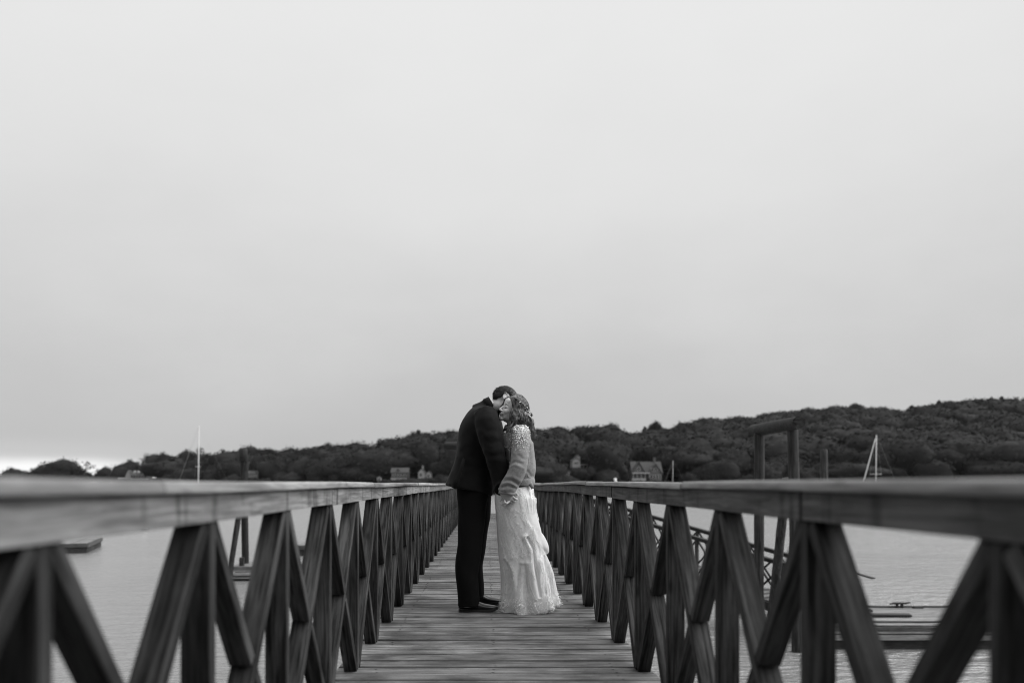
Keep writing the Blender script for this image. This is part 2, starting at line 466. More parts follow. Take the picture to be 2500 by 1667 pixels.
for i in range(len(cols) - 1):
    for j in range(nT - 1):
        Fc.append((i * nT + j, (i + 1) * nT + j, (i + 1) * nT + j + 1, i * nT + j + 1))
b = MB(); b.add(V, Fc); o = b.build('hill', mat_ground(), sm=True); tag(o, 'low wooded hill rising behind the far shore', kind='structure')

# ---- trees
def mat_leaf(name, lo, hi):
    m, nt, p = new_mat(name); N = nt.nodes; L = nt.links
    ge = N.new('ShaderNodeNewGeometry'); n = N.new('ShaderNodeTexNoise'); n.inputs['Scale'].default_value = .07; n.inputs['Detail'].default_value = 5
    L.new(ge.outputs['Position'], n.inputs['Vector'])
    r = ramp(nt, [(.35, lo), (.65, hi)]); L.new(n.outputs['Fac'], r.inputs[0]); L.new(r.outputs[0], p.inputs['Base Color'])
    p.inputs['Roughness'].default_value = .8; p.inputs['Specular IOR Level'].default_value = .08
    return m
M_LEAF = mat_leaf('leaf', .013, .032)
M_BARK = mat_plain('bark', .05, .9, .4, 6, spec=.1)

def crown_arrays(seed, n_leaf, kind='round', ls=.03):
    """Leaf-sized faces spread over a lumpy crown, unit tree height."""
    g = np.random.default_rng(seed)
    if kind in ('round', 'broad'):
        rx, rz, cz = (.46, .44, .54) if kind == 'round' else (.66, .36, .60)
        def rad(d):
            return 1 + .34 * vnoise(d, 1.5, seed) + .16 * vnoise(d, 3.6, seed + 1) + .06 * vnoise(d, 9.0, seed + 2)
        d = g.normal(0, 1, (n_leaf, 3)); d /= np.linalg.norm(d, axis=1)[:, None]
        d[:, 2] = np.where(d[:, 2] < -.55, -d[:, 2], d[:, 2])
        S = np.array([rx, rx, rz])
        pos = d * S * rad(d)[:, None] * (1 + np.abs(g.normal(0, .06, (n_leaf, 1))) - .06) + [0, 0, cz]
        nrm = d / S; nrm /= np.linalg.norm(nrm, axis=1)[:, None]
        # inner dark body of the crown, lumpy too
        nu, nv = 16, 9; V = []; Qc = []
        for i in range(nv):
            a = .12 + (2.35 - .12) * i / (nv - 1)
            for k in range(nu):
                t = 2 * math.pi * k / nu; dd = np.array([[math.sin(a) * math.cos(t), math.sin(a) * math.sin(t), math.cos(a)]])
                V.append((dd * S * rad(dd)[:, None] * .90 + [0, 0, cz])[0])
        for i in range(nv - 1):
            for k in range(nu): Qc.append((i * nu + k, (i + 1) * nu + k, (i + 1) * nu + (k + 1) % nu, i * nu + (k + 1) % nu))
        core = (np.array(V), np.array(Qc))
    else:
        core = None; P_, N_ = [], []
        nb = 26 if kind == 'airy' else 40
        for _ in range(nb):
            p = g.uniform(-1, 1, 3); p /= max(1, np.linalg.norm(p))
            if kind == 'airy': c = np.array([p[0] * .20, p[1] * .20, .62 + p[2] * .33]); r = g.uniform(.05, .11)
            else:
                z = .15 + .85 * (p[2] * .5 + .5); w = .26 * (1.02 - z) + .02; c = np.array([p[0] * w, p[1] * w, z - .06]); r = .05 + .09 * (1 - z)
            k = n_leaf // nb; dd = g.normal(0, 1, (k, 3)); dd /= np.linalg.norm(dd, axis=1)[:, None]
            P_.append(c + dd * r * g.uniform(.6, 1.08, (k, 1))); N_.append(dd)
        pos = np.concatenate(P_); nrm = np.concatenate(N_)
    n = len(pos)
    nn = nrm + g.normal(0, .35, (n, 3)); nn /= np.linalg.norm(nn, axis=1)[:, None]
    a = np.cross(nn, g.normal(0, 1, (n, 3))); a /= np.linalg.norm(a, axis=1)[:, None]
    bb = np.cross(nn, a); s = g.uniform(.6, 1.3, (n, 1)) * ls
    V = np.stack([pos - a * s, pos - bb * s * .7, pos + a * s, pos + bb * s * .7], 1).reshape(-1, 3)
    Q_ = np.arange(len(V)).reshape(-1, 4)
    if core is not None:
        Q_ = np.concatenate([Q_, core[1] + len(V)]); V = np.concatenate([V, core[0]])
    return V, Q_

def trunk_mesh(seed, kind):
    g = random.Random(seed); b = MB()
    top = .75 if kind != 'conifer' else .95
    b.tube([(0, 0, -.03), (.006, .004, .12), (-.004, .008, .35), (.01, 0, top)], [.032, .024, .018, .006], 8)
    if kind != 'conifer':
        for i in range(7):
            a = g.uniform(0, 6.28); z = g.uniform(.22, .5); l = g.uniform(.18, .34)
            b.tube([(0, 0, z), (math.cos(a) * l * .5, math.sin(a) * l * .5, z + l * .45), (math.cos(a) * l, math.sin(a) * l, z + l * .8)], [.012, .008, .003], 6)
    me = b.mesh('trunk'); smooth(me); me.materials.append(M_BARK); return me

PROTO = {}
for k, (n, s) in {'round': (2200, .020), 'broad': (2800, .022), 'airy': (800, .024), 'conifer': (1100, .030)}.items():
    for v in range(3):
        Vv, Qq = crown_arrays(100 + v * 7 + len(k), n, k, s)
        me = smooth(np_mesh('crown', Vv, Qq)); me.materials.append(M_LEAF)
        PROTO[(k, v)] = (trunk_mesh(v, k), me)
def tree(nx, top, kind, label, group=None, D=None, name='tree', wide=1.0):
    D = D if D is not None else ridge(nx) - random.uniform(4, 18)
    z0 = ground(nx, D); zt = 1 + (1185 - top) / F * D
    H = max(6.0, zt - z0) * 1.03; z0 = zt * 1.0 - H * .985 if zt - z0 < 6 else z0
    z0 = min(z0, ground(nx, D))
    H = (zt - z0) * 1.02
    e = empty(name, ((nx - 1188) / F * D, D, z0 - .1), random.uniform(0, 6.28), label=label, cat='tree', group=group)
    e.scale = (H * wide, H * wide, H)
    tm, cm = PROTO[(kind, random.randrange(3))]
    for nm, me in (('trunk', tm), ('crown', cm)):
        c = bpy.data.objects.new(nm, me); COL.objects.link(c); c.parent = e
    return e
LT = [
 (38, 1141, 'broad', 'domed dark tree at the far left edge of the shore', .9),
 (108, 1136, 'round', 'small rounded tree left of the broad tree on the left shore', 1.3),
 (155, 1123, 'broad', 'broad dark tree standing against the bright sky at left', 1.15),
 (206, 1128, 'airy', 'ragged tree at the right end of the clump under bright sky', 1.6),
 (257, 1142, 'round', 'small lone tree in the bright gap at left', 1.0),
 (283, 1150, 'airy', 'lowest tiny tree beside the bright gap at left', 1.2),
 (318, 1124, 'round', 'round tree rising behind the white porch house at left', 1.2),
 (345, 1120, 'airy', 'thin tree with open top right of the white porch house', 1.1),
 (385, 1110, 'broad', 'broad dome shaped tree left of the tall mast', .85),
 (410, 1106, 'round', 'dark tree just left of the tall mast', 1.0),
 (455, 1103, 'round', 'small crowned tree left behind the tall mast', 1.0),
 (483, 1095, 'airy', 'airy tree directly behind the tall mast', 1.3),
 (502, 1101, 'airy', 'thin see-through tree right of the tall mast', 1.0),
 (517, 1101, 'airy', 'second thin see-through tree right of the tall mast', 1.0),
 (541, 1091, 'airy', 'tallest thin tree between the mast and the left piles', 1.2),
 (576, 1094, 'airy', 'wispy tree just left of the capped pile', 1.1),
 (612, 1092, 'broad', 'wide dark tree behind the capped pile', .9),
 (655, 1096, 'broad', 'wide dark tree right of the capped pile', .75),
 (712, 1096, 'round', 'low round tree in the dip of the left skyline', 1.0),
 (785, 1082, 'broad', 'high rounded tree at the middle of the left skyline', .85),
 (830, 1088, 'round', 'tree with flat crown right of the middle hump of left skyline', 1.1),
 (866, 1083, 'round', 'knobbly tree above the low shore wood, left of the man', 1.2),
 (908, 1088, 'round', 'low tree where the skyline starts to climb left of the man', 1.1),
 (955, 1074, 'broad', 'wide tree on the rising skyline left of the man', .7),
 (1022, 1045, 'conifer', 'pointed conifer on the skyline left of the man', 1.1),
 (1050, 1050, 'airy', 'open topped tree beside the pointed conifer', 1.2),
 (1010, 1054, 'broad', 'wide tree under the pointed conifer', .6),
 (1100, 1053, 'round', 'rounded tree on the skyline touching the man\'s back', 1.0),
 (1415, 1038, 'conifer', 'small spiky conifer on the skyline right of the woman', .9),
 (1490, 1036, 'broad', 'long low crown on the skyline right of the woman', .7),
 (1575, 1037, 'conifer', 'narrow conifer left of the sprouting tree on the right skyline', 1.0),
 (1601, 1029, 'round', 'round tree sprouting above the right skyline over the gabled house', .62),
 (1703, 1020, 'broad', 'hump shaped tree on the right skyline left of the log frame', .6),
 (1772, 1017, 'conifer', 'dark pointed tree on the skyline just left of the log frame', 1.1),
 (1870, 1008, 'conifer', 'conifer on the skyline above the log frame beam', 1.0),
 (2088, 984, 'broad', 'wide swelling crown on the skyline left of the right sailboat', .6),
 (2225, 986, 'conifer', 'spiky tree on the skyline right of the right sailboat', 1.0),
 (2292, 973, 'conifer', 'tall spiky tree on the high right skyline', 1.0),
 (2420, 966, 'conifer', 'pointed tree on the skyline near the right edge', 1.0),
 (2446, 964, 'conifer', 'pointed tree nearest the right edge of the skyline', 1.0),
]
for nx, top, kind, lab, w in LT:
    tree(nx, top, kind, lab, D=(ridge(nx) - 10 if nx > 250 else shore(nx) + 8), wide=w, name={'conifer': 'conifer_tree'}.get(kind, 'tree'))

# houses leave clearings: (x0, x1, depth of the house)
# (left, right, foot of the house, depth)
HOUSES = [(296, 380, 1170, 478), (598, 640, 1166, 360), (952, 1004, 1170, 318), (1014, 1062, 1167, 318), (1390, 1444, 1141, 316), (1374, 1390, 1160, 306), (1528, 1618, 1173, 305), (1800, 1844, 1145, 330)]
# ---- the wood on the hillside: one mass
VAR = [crown_arrays(500 + i, 620, ('round', 'round', 'broad', 'round', 'conifer', 'round', 'broad', 'round')[i], .032) for i in range(8)]
allV, off, allQ = [], 0, []
g = np.random.default_rng(21)
nrow_total = 0
def plant(nx, D, H, z):
    global off
    v, q = VAR[g.choice(8, p=[.16, .16, .12, .16, .06, .12, .12, .10])]
    a = g.uniform(0, 6.28); c, s = math.cos(a), math.sin(a); w = H * g.uniform(1.0, 1.45)
    X = (v[:, 0] * c - v[:, 1] * s) * w + (nx - 1188) / F * D; Y = (v[:, 0] * s + v[:, 1] * c) * w + D; Z = v[:, 2] * H + z
    allV.append(np.stack([X, Y, Z], 1)); allQ.append(q + off); off += len(v)
nx = -150.0
while nx < 2680:
    s, r = shore(nx), ridge(nx)
    rows = max(2, int((r - s) / 11)) if nx > 296 else 2
    for j in range(rows + 1):
        D = s + 6 + (r - s - 8) * j / rows + g.uniform(-3, 3); x = nx + g.uniform(-18, 18)
        if D < s + 3: continue
        block = False
        for hx0, hx1, sp, hd in HOUSES:
            if hx0 - 16 < x < hx1 + 16 and D < hd + 16:
                block = True; yb = sp; hdd = hd
        if block:
            if D > hdd - 7: continue
            z = ground(x, D); H = (1 + (1185 - yb - 2) / F * D) - z
            if H > 1.2: plant(x, D, min(H, 12) * g.uniform(.8, 1), z - .3)
            continue
        if 232 < x < 296: continue
        cap = sky_top(x, D) if x > 296 else 1 + (1185 - 1152) / F * D
        z = ground(x, D); H = g.uniform(11, 20)
        if j == 0 or x < 296: H *= g.uniform(.45, .8)
        H = min(H, max(3.5, (cap - z) * g.uniform(.84, 1.04)))
        plant(x, D, H, z - .4)
    nx += 50 if nx > 296 else 34
for hx0, hx1, yb, hd in HOUSES:            # shrubs round the foot of each house
    x = hx0 - 8
    while x < hx1 + 8:
        D = hd - g.uniform(7.5, 9); zt = 1 + (1185 - yb - 1.5) / F * D; H = min(6, zt - ground(x, D) + .3)
        if H > .8: plant(x, D, H, zt - H * .97)
        H2 = g.uniform(.5, .9) * H
        x += 11
me = np_mesh('wood', np.concatenate(allV), np.concatenate(allQ)); smooth(me); me.materials.append(M_LEAF)
tag(link('wood', me), 'dense dark wood covering the hillside along the far shore', 'wood', kind='stuff')

# ---- houses on the far shore
M_WHITE = mat_plain('white_paint', .27, .6, .08, 2)
M_SHINGLE = mat_plain('wall_shingle', .09, .8, .25, 3)
M_PALE = mat_plain('pale_siding', .05, .7, .15, 2)
M_ROOF = mat_plain('roof_shingle', .06, .85, .3, 3)
M_PANE = mat_plain('window_glass', .02, .08, spec=.6)
M_STONE = mat_plain('chimney_stone', .09, .9, .3, 4)

def window(parent, c, w, h, nrm_y=-1):
    m = MB(); fw = .12
    for dx in (-1, 1): m.box((c[0] + dx * (w / 2 + fw / 2), c[1], c[2]), (fw, .12, h + 2 * fw))
    for dz in (-1, 1): m.box((c[0], c[1], c[2] + dz * (h / 2 + fw / 2)), (w, .11, fw))
    m.box((c[0], c[1], c[2]), (w, .08, .06)); m.box((c[0], c[1] + .01, c[2]), (.05, .07, h))
    f = m.build('window', M_WHITE, parent)
    MB().box((c[0], c[1] + .03, c[2]), (w, .03, h)).build('pane', M_PANE, f)
    return f

def gable_roof(w, d, h, base, over=.4, along='y', c=(0, 0)):
    """ridge along y (gable faces the water) or x."""
    t = .22; m = MB(); cx, cy = c
    if along == 'y':
        hw = w / 2 + over; k = h / (w / 2); e = base - over * k
        m.prism([(-hw, 0, e), (0, 0, base + h), (hw, 0, e), (hw, 0, e + t), (0, 0, base + h + t), (-hw, 0, e + t)], (cx, cy - d / 2 - over, 0), (cx, cy + d / 2 + over, 0))
    else:
        hd = d / 2 + over; k = h / (d / 2); e = base - over * k
        m.prism([(0, -hd, e), (0, 0, base + h), (0, hd, e), (0, hd, e + t), (0, 0, base + h + t), (0, -hd, e + t)], (cx - w / 2 - over, cy, 0), (cx + w / 2 + over, cy, 0))
    return m
def gable_body(w, d, h, gh, along='y', c=(0, 0)):
    m = MB(); cx, cy = c
    if along == 'y':
        m.prism([(-w / 2, 0, 0), (w / 2, 0, 0), (w / 2, 0, h), (0, 0, h + gh), (-w / 2, 0, h)], (cx, cy - d / 2, 0), (cx, cy + d / 2, 0))
    else:
        m.prism([(0, -d / 2, 0), (0, d / 2, 0), (0, d / 2, h), (0, 0, h + gh), (0, -d / 2, h)], (cx - w / 2, cy, 0), (cx + w / 2, cy, 0))
    return m

def house(nx, D, ybase, label, name='house'):
    X = (nx - 1188) / F * D; Z = 1 + (1185 - ybase) / F * D
    e = empty(name, (0, 0, 0), label=label, cat='house'); e['_'] = 0; del e['_']
    return e, Vector((X, D, Z))
def settle(e, pos, rz=0):
    e.location = pos; e.rotation_euler = (0, 0, rz)
    for c in list(e.children): c.matrix_parent_inverse = Matrix(); 
def found(e, w, d):
    MB().box((0, 0, -2.5), (w - .3, d - .3, 5)).build('foundation', M_STONE, e)

# gabled shingle house with white porch
e, P = house(1574, 305, 1174, 'dark shingled house with steep gable and white porch on the far shore')
gable_body(11, 8, 3.0, 4.2, 'x', (.4, 1)).build('wall', M_SHINGLE, e)
gable_roof(11, 8, 4.2, 3.05, .4, 'x', (.4, 1)).build('roof', M_ROOF, e)
gable_body(4.6, 3, 3.2, 4.0, 'y', (-3.2, -3.2)).build('front_gable', M_SHINGLE, e)
gable_roof(4.6, 3.2, 4.0, 3.25, .3, 'y', (-3.2, -3.3)).build('gable_roof', M_ROOF, e)
gable_body(4.4, 3, 3.1, 3.2, 'y', (3.2, -3)).build('side_gable', M_SHINGLE, e)
gable_roof(4.4, 3.2, 3.2, 3.15, .3, 'y', (3.2, -3.1)).build('gable_roof', M_ROOF, e)
for s, c0, hw, gh in ((-1, -3.2, 2.6, 4.0), (1, -3.2, 2.6, 4.0), (-1, 3.2, 2.5, 3.2), (1, 3.2, 2.5, 3.2)):
    y0 = -5.1 if c0 < 0 else -4.9
    k = gh / (hw - .3)
    place_beam('bargeboard', (c0, y0, 3.2 + gh + .1), (c0 + s * hw, y0, 3.2 + gh + .1 - k * hw), .12, .28, M_PALE, e, (0, 1, 0))
MB().box((-2.6, -5.6, 3.0), (6.4, 2.6, .5)).build('porch_roof', M_WHITE, e)
MB().box((-3.4, -5.6, .5), (5.0, 2.4, 1.0)).build('porch_base', M_WHITE, e)
for i in range(5): MB().box((-5.6 + i * 1.5, -6.7, 1.9), (.18, .18, 1.8)).build('porch_post', M_WHITE, e)
for x in (1.9, 3.2, 4.5): window(e, (x, -4.56, 4.3), .75, 1.2)
for x in (1.6, 2.7, 3.8, 4.8): window(e, (x, -4.56, 1.7), .7, 1.3)
window(e, (-3.2, -4.76, 4.6), .9, 1.2)
m = MB(); m.box((3.9, 1, 7.8), (.8, .8, 2.2)); m.box((3.9, 1, 9.0), (1.0, 1.0, .25)); m.build('chimney', M_STONE, e)
found(e, 11, 8); settle(e, P)

# white house up the slope, with deck
e, P = house(1404, 316, 1141, 'small white house with side deck up the slope, left of the gabled house')
gable_body(3.0, 5, 2.6, 1.0, 'y').build('wall', M_WHITE, e); gable_roof(3.0, 5, 1.0, 2.62, .25, 'y').build('roof', M_ROOF, e)
window(e, (-.1, -2.56, 1.7), 1.6, .7)
gable_body(1.6, 3, 4.2, .8, 'y', (1.6, 3)).build('rear_wall', M_WHITE, e); gable_roof(1.6, 3, .8, 4.22, .2, 'y', (1.6, 3)).build('rear_roof', M_ROOF, e)
m = MB(); m.box((3.3, 0, 1.15), (3.2, 2.2, .25)); m.build('deck', M_WHITE, e)
for x in (2.0, 3.2, 4.6): MB().box((x, -.9, .1), (.15, .15, 1.9)).build('deck_post', M_WHITE, e)
found(e, 3, 5); settle(e, P, R(6))
e, P = house(1384, 306, 1161, 'tiny white shed low on the slope below the small white house', 'shed')
gable_body(1.9, 2.2, .9, .5, 'x').build('wall', M_WHITE, e); gable_roof(1.9, 2.2, .5, .92, .12, 'x').build('roof', M_PALE, e)
MB().box((0.2, -1.14, .45), (.5, .06, .8)).build('door', M_SHINGLE, e); found(e, 1.9, 2.2); settle(e, P)

# two-gabled white house half hidden by the log frame
e, P = house(1822, 330, 1146, 'white house with two gable ends showing beside the log frame')
gable_body(2.6, 4, 2.0, .9, 'y', (-2.0, 0)).build('wall', M_WHITE, e); gable_roof(2.6, 4, .9, 2.02, .2, 'y', (-2, 0)).build('roof', M_ROOF, e)
gable_body(2.2, 4, 2.2, .9, 'y', (1.8, 0)).build('wall', M_WHITE, e); gable_roof(2.2, 4, .9, 2.22, .2, 'y', (1.8, 0)).build('roof', M_ROOF, e)
gable_body(1.5, 3, 1.6, .5, 'x', (-.05, .6)).build('link_wall', M_SHINGLE, e)
window(e, (-2, -2.06, 1.2), .8, .8); window(e, (1.8, -2.06, 1.3), .7, .8)
found(e, 5, 4); settle(e, P)

# long pale house left of the man
e, P = house(978, 318, 1171, 'long low pale house with a row of dark windows left of the man')
gable_body(6.6, 5, 2.9, 1.7, 'x').build('wall', M_PALE, e); gable_roof(6.6, 5, 1.7, 2.95, .35, 'x').build('roof', M_ROOF, e)
for i in range(5): window(e, (-2.5 + i * 1.25, -2.56, 2.0), .75, .8)
gable_body(1.3, 1.6, 1.0, .6, 'y', (-.6, -1.6)).build('dormer', M_PALE, e).location.z = 3.0
MB().box((-.2, -3.2, .35), (6.2, 1.2, .9)).build('terrace_wall', M_WHITE, e)
found(e, 6.6, 5); settle(e, P, R(-4))
# white gabled house next to it
e, P = house(1038, 318, 1168, 'white house with tall narrow gable close to the man\'s jacket')
gable_body(2.8, 5, 2.4, 1.6, 'y', (-1.2, 0)).build('wall', M_WHITE, e); gable_roof(2.8, 5, 1.6, 2.42, .25, 'y', (-1.2, 0)).build('roof', M_ROOF, e)
gable_body(2.2, 4, 1.9, 1.0, 'y', (1.6, -.6)).build('side_wing', M_WHITE, e); gable_roof(2.2, 4, 1.0, 1.92, .2, 'y', (1.6, -.6)).build('roof', M_ROOF, e)
m = MB(); m.box((-1.0, 1, 4.4), (.6, .6, 1.6)); m.build('chimney', M_WHITE, e)
window(e, (-1.5, -2.56, 1.5), .9, 1.1); window(e, (1.5, -2.66, 1.1), .8, .8)
found(e, 5, 5); settle(e, P)
e, P = house(926, 312, 1172, 'tiny pale boathouse at the water left of the long house', 'boathouse')
gable_body(1.5, 2, .9, .5, 'y').build('wall', M_WHITE, e); gable_roof(1.5, 2, .5, .92, .1, 'y').build('roof', M_ROOF, e)
MB().box((0, -1.03, .4), (.9, .05, .75)).build('door', M_SHINGLE, e); found(e, 1.5, 2); settle(e, P)
# white porch house at left
e, P = house(338, 478, 1170, 'white porch house with pointed roof crests far left on the shore')
gable_body(9.5, 7, 3.0, 2.2, 'x', (2.2, 0)).build('wall', M_PALE, e); gable_roof(9.5, 7, 2.2, 3.05, .5, 'x', (2.2, 0)).build('roof', M_ROOF, e)
for i in range(4):
    gable_body(1.3, 1.6, .8, 1.0, 'y', (-1.2 + i * 2.3, -2.2)).build('dormer', M_WHITE, e).location.z = 3.4
MB().box((2.2, -4.4, 2.6), (9.8, 2.2, .3)).build('porch_roof', M_WHITE, e)
for i in range(7): MB().box((-2.4 + i * 1.55, -5.3, 1.2), (.2, .2, 2.6)).build('porch_post', M_WHITE, e)
MB().box((2.2, -4.5, .1), (9.9, 2.3, .5)).build('porch_floor', M_WHITE, e)
gable_body(3.4, 4, 2.2, 3.2, 'y', (-4.8, -1)).build('side_wing', M_WHITE, e); gable_roof(3.4, 4, 3.2, 2.22, .2, 'y', (-4.8, -1)).build('roof', M_ROOF, e)
m = MB(); m.box((-8.6, -2, .5), (5.2, 1.2, 1.2)); m.build('garden_wall', M_WHITE, e)
for i in range(5): window(e, (-1.0 + i * 1.6, -3.56, 1.5), .8, 1.2)
found(e, 9.5, 6); settle(e, P)
# dim house behind the left piles
e, P = house(619, 358, 1167, 'dim grey house at the water behind the left piles')
gable_body(4.2, 4, 2.0, 1.2, 'x').build('wall', M_SHINGLE, e); gable_roof(4.2, 4, 1.2, 2.02, .3, 'x').build('roof', M_ROOF, e)
for x in (-1.2, .1, 1.3): window(e, (x, -2.06, 1.2), .6, .8)
found(e, 4.2, 4); settle(e, P, R(8))

# ================================================================== PIER
XL, XR = -.695, .805            # inner faces of the railings
D0, STEP = 4.32, .77           # a post stands every 0.77 m
K0, K1 = -8, 30
PW, PT = .075, .046
def prof(d, side):
    a = np.interp(d, [-3, 2, 4, 5.5, 7.2, 9, 12, 14, 17, 28], [0, -.002, .002, .012, .024, .022, .016, .026, .045, .055])
    if side < 0: a = np.interp(d, [-3, 2, 5, 8, 10, 13, 17, 28], [0, -.002, .004, .012, .016, .018, .035, .05])
    return float(a)
def deck_z(d): return float(np.interp(d, [-3, 8, 12, 17, 28], [0, 0, .012, .035, .05]))
pier = empty('pier', (0, 0, 0), label='long narrow plank pier running out over the water', cat='pier')
y = -2.0; i = 0
while y < D0 + K1 * STEP + .1:
    w = random.choice((.138, .142, .146))
    z = deck_z(y) - .019 + random.uniform(-.004, .004)
    j = random.uniform(-.007, .007); t = random.uniform(-.003, .003)
    xa = XL - .115 + random.uniform(-.008, .008)
    place_beam('deck_board', (xa, y + j, z - t), (xa + 1.715, y - j, z + t), w, .038, M_DECK, pier, (0, 1, 0), bev=.007)
    y += w + random.uniform(.008, .017); i += 1
YEND = y
m = MB()
yy = -2.0
while yy < 14:
    for x in (-.60, .045, .70):
        for dy in (-.035, .035):
            m.add(*ellipsoid((x + random.uniform(-.012, .012), yy + dy + .004, deck_z(yy) + .0005), (.0085, .0085, .0015), nu=6, nv=4))
    yy += .150
tag(m.build('nail', M_NAIL, pier), kind='stuff')
for x in (XL - .075, -.3, .35, XR + .075):
    place_beam('stringer', (x, -2, -.165), (x, YEND, -.115), .05, .24, M_DARKWOOD, pier, (1, 0, 0), share=False)
yy = .4
while yy < YEND:
    for x in (-.56, .66):
        m = MB(); m.tube([(x, yy, -4.5), (x + random.uniform(-.03, .03), yy, -1.5), (x, yy, -.48)], [.13, .12, .115], 14)
        m.build('pile', M_PILE, pier, True)
    place_beam('pile_cap', (-.95, yy, -.385), (1.05, yy, -.375), .2, .19, M_DARKWOOD, pier, (0, 1, 0))
    yy += 3.85

def railing(side, label):
    xi = XR if side > 0 else XL
    xc = xi + side * (PW / 2 + .004)
    r = empty('railing', (xi, D0, 0), label=label, cat='railing', group='railings of the pier')
    node = [D0 + k * STEP for k in range(K0, K1 + 1)]
    TOP = .9125
    for d in node:
        p = prof(d, side); zb = deck_z(d)
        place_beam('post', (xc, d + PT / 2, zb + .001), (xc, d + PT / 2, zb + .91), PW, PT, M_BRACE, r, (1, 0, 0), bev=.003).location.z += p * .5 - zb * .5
    for a, b_ in zip(node[:-1], node[1:]):
        pa, pb = prof(a, side), prof(b_, side); za, zb = deck_z(a), deck_z(b_)
        jx = random.uniform(-.003, .003)
        # brace running unbroken, down towards the shore end
        p0 = Vector((xc + jx, a + PT + .034, za + .035)); p1 = Vector((xc + jx, b_ - .028, TOP - .035 + pb))
        dr = (p1 - p0).normalized()
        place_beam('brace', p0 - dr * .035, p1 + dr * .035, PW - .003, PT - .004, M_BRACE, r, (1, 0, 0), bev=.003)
        # the crossing brace is cut in two
        q0 = Vector((xc - jx, a + PT + .028, TOP - .035 + pa)); q1 = Vector((xc - jx, b_ - .034, zb + .035)); dq = (q1 - q0).normalized()
        mid = (q0 + q1) / 2; sn = abs(dq.cross(dr).length); gap = (PT - .004) / 2 / sn + .001 + (PT - .004) / 2 * abs(dq.dot(dr)) / sn * .0
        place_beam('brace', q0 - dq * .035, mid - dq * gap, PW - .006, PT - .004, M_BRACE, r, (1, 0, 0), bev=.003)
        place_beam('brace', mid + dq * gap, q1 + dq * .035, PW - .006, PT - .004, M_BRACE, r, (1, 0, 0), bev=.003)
    # rail beam and cap in lengths of four bays
    def sweep(name, d_a, d_b, x0, x1, z0, z1, rb, mat):
        n = max(2, int((d_b - d_a) / .25)); prf = []
        for (px, pz, a0) in ((x1 - rb, z1 - rb, 0), (x0 + rb, z1 - rb, 90), (x0 + rb * .4, z0 + rb * .4, 180), (x1 - rb * .4, z0 + rb * .4, 270)):
            rr = rb if a0 < 135 else rb * .4
            for s in range(4):
                an = R(a0 + s * 30); prf.append((px + rr * math.cos(an), pz + rr * math.sin(an)))
        vs_, fs_ = [], []; k = len(prf); wob = random.uniform(0, 6)
        for i in range(n + 1):
            d = d_a + (d_b - d_a) * i / n; dz = prof(d, side) + .0025 * math.sin(d * 1.7 + wob); dx = .003 * math.sin(d * 1.1 + wob)
            for (px, pz) in prf: vs_.append((px + dx, d, pz + dz))
        for i in range(n):
            for j in range(k): fs_.append((i * k + j, i * k + (j + 1) % k, (i + 1) * k + (j + 1) % k, (i + 1) * k + j))
        fs_.append(tuple(range(k))); fs_.append(tuple(range((n + 1) * k - 1, n * k - 1, -1)))
        cy = (d_a + d_b) / 2
        vs_ = [(vx, vy - cy, vz) for vx, vy, vz in vs_]
        me = bpy.data.meshes.new(name); me.from_pydata(vs_, [], fs_); me.update(); smooth(me); me.materials.append(mat)
        try:
            me.set_sharp_from_angle(angle=R(40))
        except Exception: pass
        o = bpy.data.objects.new(name, me); COL.objects.link(o); o.parent = r
        o.location = Vector((0, cy, 0)) - r.location
        return o
    k = K0 + (1 if side > 0 else 3)
    cuts = [node[0] - .05]
    while k < K1:
        cuts.append(D0 + k * STEP + PT / 2); k += 4
    cuts.append(node[-1] + .09)
    xa, xb = sorted((xi - side * .004, xi + side * .086))
    ca, cb = sorted((xi - side * .030, xi + side * .118))
    for a, b_ in zip(cuts[:-1], cuts[1:]):
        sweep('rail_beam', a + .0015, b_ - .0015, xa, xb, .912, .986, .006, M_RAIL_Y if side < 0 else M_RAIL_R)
    cuts2 = [c + STEP * 1.5 for c in cuts[:-1]]; cuts2 = [cuts[0]] + [c for c in cuts2 if c < cuts[-1] - .5] + [cuts[-1]]
    for a, b_ in zip(cuts2[:-1], cuts2[1:]):
        sweep('cap_rail', a + .001, b_ - .001, ca, cb, .9862, 1.0145, .013, M_CAP_Y)
    return r
M_RAIL_R = mat_wood('rail_wood_dark', .06, .17, stain=.5, bump=.4, axis=1, streak=.5)  # right beam: same timber as the left in a darker tone
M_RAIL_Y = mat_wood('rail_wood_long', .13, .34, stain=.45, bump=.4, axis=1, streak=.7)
M_CAP_Y = mat_wood('cap_wood_long', .16, .36, rough=.55, stain=.35, axis=1)
railing(-1, 'left wooden railing of the pier with crossed braces, beside the man')
railing(1, 'right wooden railing of the pier with crossed braces, beside the woman')

